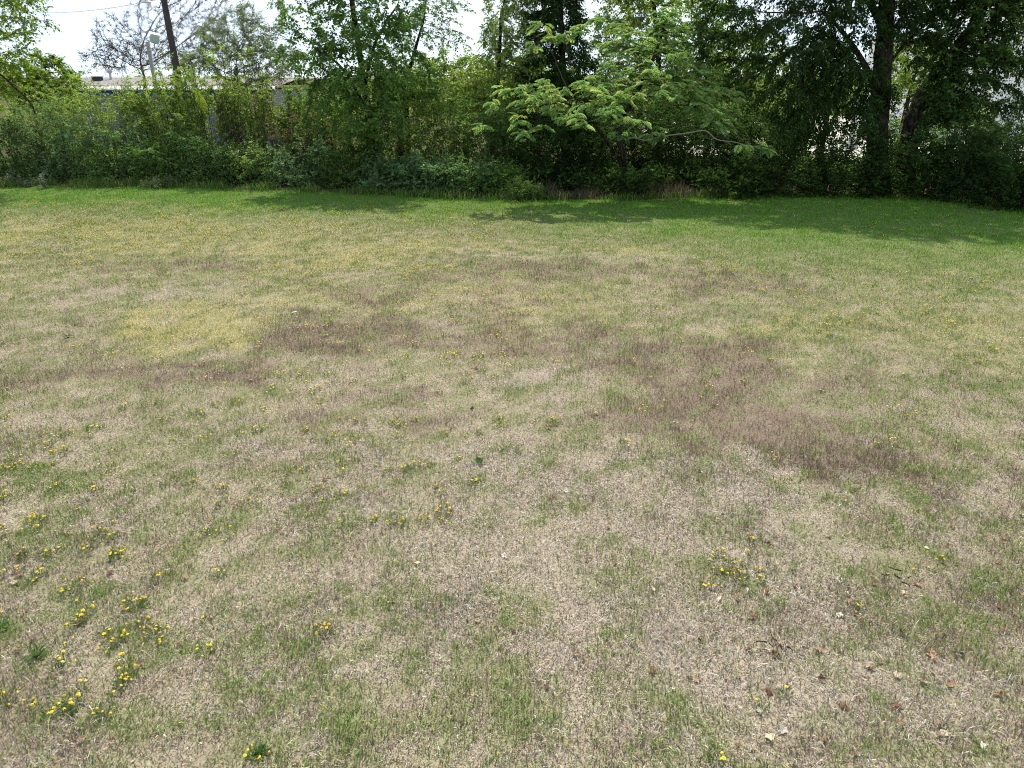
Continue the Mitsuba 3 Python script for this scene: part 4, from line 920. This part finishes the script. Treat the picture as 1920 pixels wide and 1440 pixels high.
FLOWERS = [(-3.81, 4.53, 0), (-3.64, 4.55, 0), (-3.58, 4.49, 0), (-3.83, 4.32, 0), (-3.83, 4.29, 0), (-3.58, 4.3, 0), (-3.53, 4.33, 0), (-3.57, 4.26, 0), (-3.23, 4.18, 1), (-3.25, 4.12, 0), (-3.19, 4.2, 1), (-3.11, 4.02, 0), (-2.69, 4.02, 2), (-2.66, 3.96, 1), (-2.63, 4.02, 0), (-3.53, 3.91, 0), (-2.97, 3.9, 1), (-2.98, 3.86, 0), (-2.96, 3.82, 0), (-2.99, 3.77, 0), (-2.75, 3.71, 0), (-2.66, 3.7, 1), (-2.6, 3.71, 0), (-2.63, 3.66, 0), (-2.65, 3.59, 1), (-2.61, 3.56, 0), (-2.9, 3.59, 1), (-2.89, 3.48, 0), (-2.88, 3.4, 0), (-2.76, 3.48, 0), (-2.55, 3.85, 0), (-2.53, 3.81, 1), (-2.45, 3.79, 0), (-2.46, 3.74, 1), (-2.41, 3.71, 1), (-2.35, 3.72, 1), (-2.33, 3.66, 0), (-2.37, 3.62, 1), (-2.1, 3.83, 0), (-1.99, 3.55, 2), (-2.48, 3.46, 0), (-2.41, 3.34, 2), (-2.41, 3.28, 0), (-2.64, 3.25, 0), (-2.42, 3.22, 0), (-3.05, 3.14, 1), (-3.0, 3.14, 0), (-2.87, 3.08, 1), (-2.64, 3.11, 1), (-2.61, 3.13, 0), (-2.71, 3.05, 0), (-2.65, 3.06, 0), (-2.61, 3.07, 0), (-2.44, 3.1, 1), (-2.38, 3.07, 0), (-2.41, 3.06, 0), (-2.57, 4.33, 0), (-2.66, 4.31, 0), (-2.17, 4.39, 0), (-2.24, 4.33, 0), (-3.11, 4.59, 0), (-3.1, 4.54, 0), (-2.97, 4.5, 0), (-1.43, 2.78, 0), (-6.08, 7.78, 0), (-5.94, 7.6, 0), (-5.62, 7.03, 1), (-4.83, 5.94, 2), (-4.76, 5.95, 2), (-4.91, 6.1, 1), (-4.59, 5.93, 1), (-4.49, 5.98, 1), (-4.67, 6.62, 1), (-4.73, 6.56, 0), (-4.72, 6.4, 0), (-4.7, 6.31, 0), (-4.5, 6.27, 0), (-4.57, 6.22, 0), (-4.5, 6.77, 0), (-4.39, 6.77, 0), (-4.42, 6.56, 1), (-4.03, 6.28, 0), (-4.4, 7.26, 0), (-4.08, 7.41, 0), (-3.87, 6.98, 1), (-3.79, 6.97, 1), (-3.74, 7.14, 0), (-3.51, 7.14, 1), (-3.42, 7.07, 0), (-3.42, 7.36, 0), (-3.45, 7.36, 0), (-3.19, 7.43, 1), (-2.82, 7.26, 0), (-2.85, 6.62, 0), (-2.72, 6.74, 2), (-2.78, 6.2, 1), (-2.59, 6.13, 0), (-3.88, 5.98, 0), (-3.79, 5.93, 0), (-3.85, 5.82, 1), (-3.99, 5.96, 0), (-3.21, 5.78, 0), (-4.18, 5.54, 0), (-4.16, 5.63, 0), (-3.76, 5.52, 0), (-3.76, 5.25, 0), (-3.76, 5.16, 0), (-3.79, 5.36, 0), (-4.54, 5.37, 2), (-4.05, 5.03, 2), (-3.95, 5.04, 0), (-3.91, 4.93, 0), (-3.94, 4.9, 0), (-4.02, 4.86, 0), (-4.25, 4.92, 0), (-4.14, 4.84, 0), (-3.39, 4.88, 2), (-3.34, 5.02, 0), (-3.23, 4.79, 0), (-3.37, 4.7, 1), (-3.35, 4.62, 0), (-2.95, 5.61, 1), (-2.64, 5.55, 2), (-2.56, 5.4, 0), (-2.32, 5.3, 1), (-2.23, 5.28, 0), (-2.51, 4.87, 0), (-2.46, 4.88, 1), (-2.26, 4.79, 0), (-2.29, 4.75, 0), (-2.32, 4.93, 0), (-3.14, 4.63, 0), (-3.09, 4.59, 1), (-3.1, 4.54, 0), (-3.83, 4.58, 0), (-3.81, 4.52, 0), (-3.7, 4.55, 0), (-3.65, 4.55, 0), (-3.62, 4.62, 0), (-2.31, 5.55, 0), (-2.54, 5.25, 0), (-2.22, 7.96, 1), (-1.95, 8.01, 1), (-2.38, 7.69, 0), (-2.32, 7.8, 0), (-1.85, 6.96, 1), (-1.66, 6.92, 1), (-1.58, 6.81, 0), (-1.89, 6.53, 1), (-2.21, 6.71, 0), (-1.26, 6.9, 1), (-1.19, 6.84, 2), (-1.05, 6.96, 2), (-1.35, 7.36, 0), (-0.87, 7.65, 0), (-0.18, 6.98, 0), (-0.1, 6.79, 1), (0.44, 6.9, 2), (0.26, 6.92, 0), (-1.18, 6.55, 1), (-0.86, 6.02, 1), (-0.8, 6.0, 0), (-0.96, 5.97, 0), (-1.01, 5.89, 0), (-1.19, 5.84, 0), (-1.31, 5.99, 0), (-1.67, 6.0, 0), (-1.62, 5.82, 0), (-1.99, 5.91, 0), (-1.76, 5.53, 2), (-1.65, 5.34, 0), (-1.53, 5.45, 0), (-0.66, 5.53, 1), (-0.36, 5.63, 0), (-0.35, 5.7, 0), (0.08, 5.79, 0), (-0.6, 5.19, 2), (-0.75, 5.04, 2), (-0.56, 5.05, 1), (-1.01, 5.01, 1), (-0.95, 5.03, 1), (-0.9, 5.02, 0), (-1.22, 5.04, 1), (-1.16, 5.03, 0), (-1.4, 4.97, 0), (-0.51, 6.62, 1), (-0.72, 6.64, 1), (-0.35, 6.62, 0), (-0.55, 6.1, 0), (1.63, 4.6, 0), (1.51, 4.51, 0), (1.6, 4.51, 0), (1.67, 4.48, 0), (1.71, 4.48, 0), (1.79, 4.43, 0), (1.55, 4.39, 0), (1.61, 4.33, 0), (1.71, 4.3, 1), (1.74, 4.3, 0), (1.71, 4.24, 0), (1.84, 4.25, 0), (1.52, 4.23, 1), (1.42, 4.2, 0), (1.85, 4.36, 0), (1.98, 4.42, 0), (1.92, 4.35, 0), (1.86, 4.53, 0), (3.32, 4.54, 1), (3.38, 4.53, 1), (3.04, 4.31, 0), (3.18, 4.38, 0), (2.46, 3.99, 0), (2.43, 3.92, 0), (1.66, 3.19, 0), (1.48, 3.09, 0), (1.13, 2.76, 0), (6.17, 11.32, 1), (6.5, 11.47, 1), (6.5, 11.27, 1), (5.49, 10.66, 1), (5.76, 10.75, 0), (5.69, 9.99, 0), (4.52, 9.91, 0), (4.58, 9.68, 0), (8.41, 12.28, 1), (8.09, 11.42, 0), (5.97, 8.87, 1), (6.12, 8.65, 0), (6.7, 9.0, 0), (4.94, 8.2, 0), (5.61, 8.32, 0), (2.87, 8.03, 0), (3.7, 7.74, 0), (4.22, 8.2, 0), (2.32, 7.32, 0), (2.23, 7.56, 0), (4.62, 7.16, 0), (8.97, 13.2, 1), (9.3, 13.14, 0), (9.34, 12.88, 0), (8.54, 12.88, 0), (7.9, 12.17, 0), (7.55, 12.4, 0), (7.27, 12.28, 0), (5.5, 14.1, 0), (4.84, 12.06, 0), (-1.27, 3.74, 2), (-0.97, 3.59, 0), (-1.4, 2.79, 1), (-2.41, 3.34, 0), (1.98, 4.78, 1), (-0.86, 4.01, 0), (1.92, 4.73, 0)]
rng = np.random.default_rng(530)
NAMED = {39: 'compact round clump of yellow flowers standing alone at the lower left', 45: 'bright yellow flower clump cut by the left edge near the bottom', 246: 'upright clump of yellow flowers standing alone left of centre in the foreground', 248: 'lone yellow flower plant at the very bottom edge of the lawn'}
x_, y_ = rng.uniform(-9, 9, 900), rng.uniform(4, 15, 900)
prob = 0.35 + 0.5 * (x_ < -1) + 0.35 * ((x_ > 4) & (y_ > 8))
prob *= (meshkit.fbm(np.c_[x_ * 0.8, y_ * 0.8, x_ * 0], 3, 12) > 0.5) * (np.abs(x_) < 0.66 * y_ + 1)
pick = np.where(rng.random(900) < prob)[0][:max(0, 298 - len(FLOWERS))]
SPOTS = [(a, c, k) for a, c, k in FLOWERS] + [(x_[i], y_[i], 0) for i in pick]
for n, (a, c, k) in enumerate(SPOTS):
    fam = (SMALL, MEDIUM, DENSE)[k]
    fo, bl = fam[rng.integers(0, len(fam))]
    sc = rng.uniform(0.85, 1.2)
    pose = T().translate([float(a), float(c), float(ground_z(np.array(a), np.array(c))) - 0.005]).rotate([0, 0, 1], float(rng.random() * 360)).scale([sc, sc, sc])
    if n in NAMED:
        key = thing('yellow_wildflower', NAMED[n], 'wildflower')
    elif k == 2:
        key = thing('yellow_wildflower', 'dense clump of many yellow daisy-like flowers in the mown grass', 'wildflower', 'dense clumps of yellow wildflowers')
    else:
        key = thing('yellow_wildflower', 'small loose plant with a few yellow daisy-like flowers in the mown grass', 'wildflower', 'loose yellow wildflowers scattered over the lawn')
    scene[key + '__foliage'] = {**fo, 'to_world': pose}
    scene[key + '__blossoms'] = {**bl, 'to_world': pose}
    labels[key + '__blossoms'] = {'kind': 'stuff'}

# the countless distant ones
n = 5200
x_, y_ = rng.uniform(-16, 14, n), rng.uniform(6, 21.5, n)
d1 = np.interp(x_, HEDGE[:, 0], HEDGE[:, 1]) - y_
p3 = np.c_[x_, y_, x_ * 0]
prob = np.clip(meshkit.fbm(p3 * 0.7, 3, 14) * 2.4 - 0.85, 0, 1) * (0.18 + 1.6 * ((x_ < 0.5) & (y_ > 12.5)) * np.clip((1.5 - x_) / 5, 0, 1) + 0.5 * ((x_ > 3.5) & (y_ > 8.5) & (y_ < 14)) + 0.3 * (x_ < 0))
ok = (rng.random(n) < prob) & (d1 > 0.7) & (np.abs(x_) < 0.66 * y_ + 2)
x_, y_ = x_[ok], y_[ok]
x_ = np.repeat(x_, 5) + rng.normal(0, 0.06, 5 * len(x_))
y_ = np.repeat(y_, 5) + rng.normal(0, 0.06, 5 * len(y_))
n = len(x_)
z_ = ground_z(x_, y_) + rng.uniform(0.05, 0.11, n)
c0 = np.c_[x_, y_, z_]
ang = np.arange(6) * math.pi / 3
nr = unit(rng.normal(0, 0.35, (n, 3)) + UP)
u_ = unit(np.cross(nr, [0.3, 1.0, 0.1]))
w_ = np.cross(nr, u_)
ring = c0[:, None] + 0.0095 * (np.cos(ang)[None, :, None] * u_[:, None] + np.sin(ang)[None, :, None] * w_[:, None])
v = np.concatenate([ring, (c0 + nr * 0.006)[:, None]], 1)
f_ = (np.array([[i, (i + 1) % 6, 6] for i in range(6)])[None] + (np.arange(n) * 7)[:, None, None]).reshape(-1, 3)
col = np.repeat(np.clip(np.array([YEL_RGB]) * np.exp(rng.normal(0, 0.1, (n, 1))), 0, 0.85), 7, 0)
sv, sf = segs(np.c_[x_, y_, z_ - 0.1], c0, 0.0016, 0.0012, 3)
scene['wildflower_carpet__blossoms'] = mikit.ply((v.reshape(-1, 3), f_), PETAL, color=col)
scene['wildflower_carpet__stems'] = mikit.ply((sv, sf), BLADE, color=np.tile(STEM_RGB, (len(sv), 1)))
labels['wildflower_carpet'] = {'label': 'countless tiny yellow flowers speckling the far lawn', 'category': 'wildflowers', 'kind': 'stuff'}
labels['wildflower_carpet__blossoms'] = {'kind': 'stuff'}
labels['wildflower_carpet__stems'] = {'kind': 'stuff'}

# ------------------------------------------------------------------ broad-leaved rosettes
rng = np.random.default_rng(600)
for (a, c), rr, text in (((-3.07, 3.51), 0.085, 'broad-leaved green weed rosette low at the left of the lawn'), ((-3.47, 3.77), 0.06, 'small green weed rosette at the left edge of the lawn'), ((-0.31, 6.05), 0.07, 'bright green grass tuft in the middle of the lawn'), ((-1.4, 2.8), 0.05, 'small green weed with yellow buds at the bottom edge of the lawn')):
    n = 34
    az = rng.random(n) * 6.283
    d = unit(np.stack([np.cos(az), np.sin(az), rng.uniform(0.15, 1.2, n)], 1))
    lv, lf = leaf_quads(np.c_[rng.normal(0, 0.25 * rr, (n, 2)), np.full(n, 0.01)], d, np.tile(UP, (n, 1)), rng.uniform(0.6, 1.1, n) * rr, rng.uniform(0.16, 0.28, n) * rr)
    k = thing('lawn_weed', text, 'weed')
    scene[k] = mikit.ply((lv + [a, c, ground_z(np.array(a), np.array(c))], lf), LEAF, color=np.clip(np.array([(0.10, 0.19, 0.06)]) * np.exp(rng.normal(0, 0.2, (n, 1))), 0, 0.8).repeat(4, 0))


# ------------------------------------------------------------------ fallen leaves and litter
def dead_leaf(seed, colour, curl):
    rng = np.random.default_rng(seed)
    n = 15
    a = np.linspace(0, 2 * math.pi, n, endpoint=False)
    rad = (0.030 + 0.016 * np.cos(a * 5 + rng.random() * 6) * (0.5 + 0.5 * rng.random()) + 0.006 * rng.normal(size=n)).clip(0.012, 0.06)
    p = np.stack([rad * np.cos(a) * 1.25, rad * np.sin(a) * 0.85, 0 * a], 1)
    inner = p * 0.5
    v = np.vstack([p, inner, [[0, 0, 0]]])
    v[:, 2] = curl * (v[:, 1] ** 2) * 14 + curl * 5 * v[:, 0] ** 2 * rng.choice([-1, 1]) + 0.003 * rng.normal(size=len(v))
    i = np.arange(n)
    j = (i + 1) % n
    f = np.concatenate([np.stack([i, j, j + n], 1), np.stack([i, j + n, i + n], 1), np.stack([i + n, j + n, np.full(n, 2 * n)], 1)])
    st, sf = segs([[rad[0] * 1.1, 0, 0]], [[rad[0] * 1.2 + 0.025, 0.004, 0.004]], 0.0012, 0.0009, 3)
    v, f = join([(v, f), (st, sf)])
    c = np.clip(np.asarray(colour) * np.exp(rng.normal(0, 0.12, (len(v), 1))), 0.01, 0.8)
    return mikit.ply((v, f), LITTER, color=c, smooth=True)


BROWN = [dead_leaf(700 + q, c, 0.5 + 0.4 * q % 1.3) for q, c in enumerate(((0.19, 0.115, 0.075), (0.28, 0.18, 0.115), (0.12, 0.07, 0.05), (0.36, 0.25, 0.17), (0.17, 0.095, 0.06)))]
WHITISH = [dead_leaf(720 + q, c, 0.6) for q, c in enumerate(((0.56, 0.51, 0.44), (0.48, 0.40, 0.31)))]
LEAVES = [(1.85, 4.15, 0), (1.87, 4.13, 1), (1.62, 4.07, 0), (1.68, 3.88, 0), (2.55, 4.2, 0), (2.44, 4.12, 1), (3.0, 4.23, 0), (2.29, 3.91, 1), (2.72, 3.51, 0), (2.27, 3.44, 1), (2.28, 3.42, 0), (2.29, 3.12, 0), (2.02, 3.56, 0), (1.7, 3.52, 0), (1.68, 3.57, 1), (2.47, 2.92, 1), (2.43, 2.92, 0), (2.63, 3.72, 0), (1.56, 3.22, 0), (1.97, 3.11, 0), (1.46, 3.08, 1), (2.55, 3.3, 1), (2.85, 4.13, 1), (1.49, 4.07, 1), (1.93, 4.6, 0), (2.7, 3.28, 0), (1.78, 3.63, 1), (1.15, 3.33, 0), (2.37, 3.47, 0), (1.26, 3.67, 0), (1.55, 3.57, 0), (2.41, 3.83, 0), (1.9, 2.79, 0), (1.55, 2.94, 1), (-1.19, 5.45, 0), (-1.75, 5.73, 0), (-0.52, 8.49, 0), (-0.46, 8.45, 0), (-0.41, 8.38, 0), (-0.45, 7.25, 0), (0.07, 3.87, 0), (0.01, 3.77, 0), (-0.24, 3.87, 1), (0.42, 3.55, 0), (1.11, 3.35, 0), (0.58, 4.52, 0), (1.44, 5.35, 0), (-1.36, 5.63, 0), (3.58, 5.18, 0), (2.92, 3.53, 0), (-0.69, 5.61, 0), (0.36, 5.39, 0), (0.49, 5.52, 1), (2.09, 4.21, 0), (-0.06, 4.59, 1), (0.8, 4.95, 0), (1.72, 4.15, 1), (-3.04, 4.36, 0), (-2.96, 3.81, 0), (-2.37, 3.44, 0), (-3.69, 4.24, 1), (2.64, 2.84, 1), (-3.71, 4.33, 0), (3.45, 3.98, 0)]
rng = np.random.default_rng(740)
x_, y_ = rng.uniform(-4, 8, 400), rng.uniform(2.8, 9, 400)
prob = 0.12 + 0.6 * np.clip((x_ - 0.4) / 2, 0, 1) * np.clip((6.5 - y_) / 2, 0, 1)
ok = (rng.random(400) < prob) & (np.abs(x_) < 0.66 * y_ + 1)
far_x, far_y = rng.uniform(-11, 11, 60), rng.uniform(9, 20, 60)
edge_x = rng.uniform(-14, 12, 70)
edge_y = np.interp(edge_x, HEDGE[:, 0], HEDGE[:, 1]) - np.abs(rng.normal(0.2, 1.0, 70))
SPOTS = LEAVES + [(edge_x[i], edge_y[i], 0) for i in range(70)] + [(x_[i], y_[i], int(rng.random() < 0.2)) for i in np.where(ok)[0]] + [(far_x[i], far_y[i], int(rng.random() < 0.25)) for i in range(60)]
for a, c, k in SPOTS[:290]:
    sc = float(rng.uniform(0.45, 0.9))
    pose = T().translate([float(a), float(c), float(ground_z(np.array(a), np.array(c))) + 0.02]).rotate([0, 0, 1], float(rng.random() * 360)).rotate([1, 0, 0], float(rng.normal(0, 22))).rotate([0, 1, 0], float(rng.normal(0, 18))).scale([sc, sc, sc])
    if k:
        key = thing('fallen_leaf', 'pale bleached fallen leaf lying on the mown grass', 'leaf', 'pale bleached fallen leaves on the lawn')
    else:
        key = thing('fallen_leaf', 'curled brown fallen leaf lying on the mown grass', 'leaf', 'curled brown fallen leaves on the lawn')
    scene[key] = {**(WHITISH if k else BROWN)[rng.integers(0, 2 if k else 5)], 'to_world': pose}

rng = np.random.default_rng(760)
for (a, c), text in (((-4.72, 11.15), 'small dark broken twigs on the lawn at the upper left'), ((-6.41, 9.71), 'dark broken twigs on the lawn left of the yellow patch'), ((1.76, 3.6), 'dark twig debris on the dry lawn at the lower right'), ((2.85, 4.27), 'little dark stick near the right of the lawn')):
    pieces = []
    for q in range(6):
        p0 = np.array([a, c, ground_z(np.array(a), np.array(c)) + 0.03]) + np.append(rng.normal(0, 0.03, 2), 0.01 * rng.random())
        dd = unit(np.append(rng.normal(size=2), rng.normal(0, 0.25))) * rng.uniform(0.03, 0.10)
        pieces.append(sweep(spline([p0, p0 + dd * 0.5 + rng.normal(0, 0.008, 3), p0 + dd], 3), [0.005, 0.003], 6))
    k = thing('broken_twigs', text, 'twigs')
    scene[k] = mikit.ply(join(pieces), BARK)
k = thing('white_feather', 'small white feather lying on the lawn right of the yellow patch', 'feather')
a, c = (-3.41, 10.64)
fv, ff = leaf_quads(np.array([[a - 0.05, c, 0.07 + ground_z(np.array(a), np.array(c))], [a - 0.045, c + 0.01, 0.068 + ground_z(np.array(a), np.array(c))]]), unit(np.array([[1, 0.3, 0.25], [1, 0.1, 0.4]])), unit(np.array([[0, -0.6, 1.0], [0.1, -0.8, 1]])), np.array([0.10, 0.085]), np.array([0.035, 0.03]))
scene[k] = mikit.ply((fv, ff), WHITE)
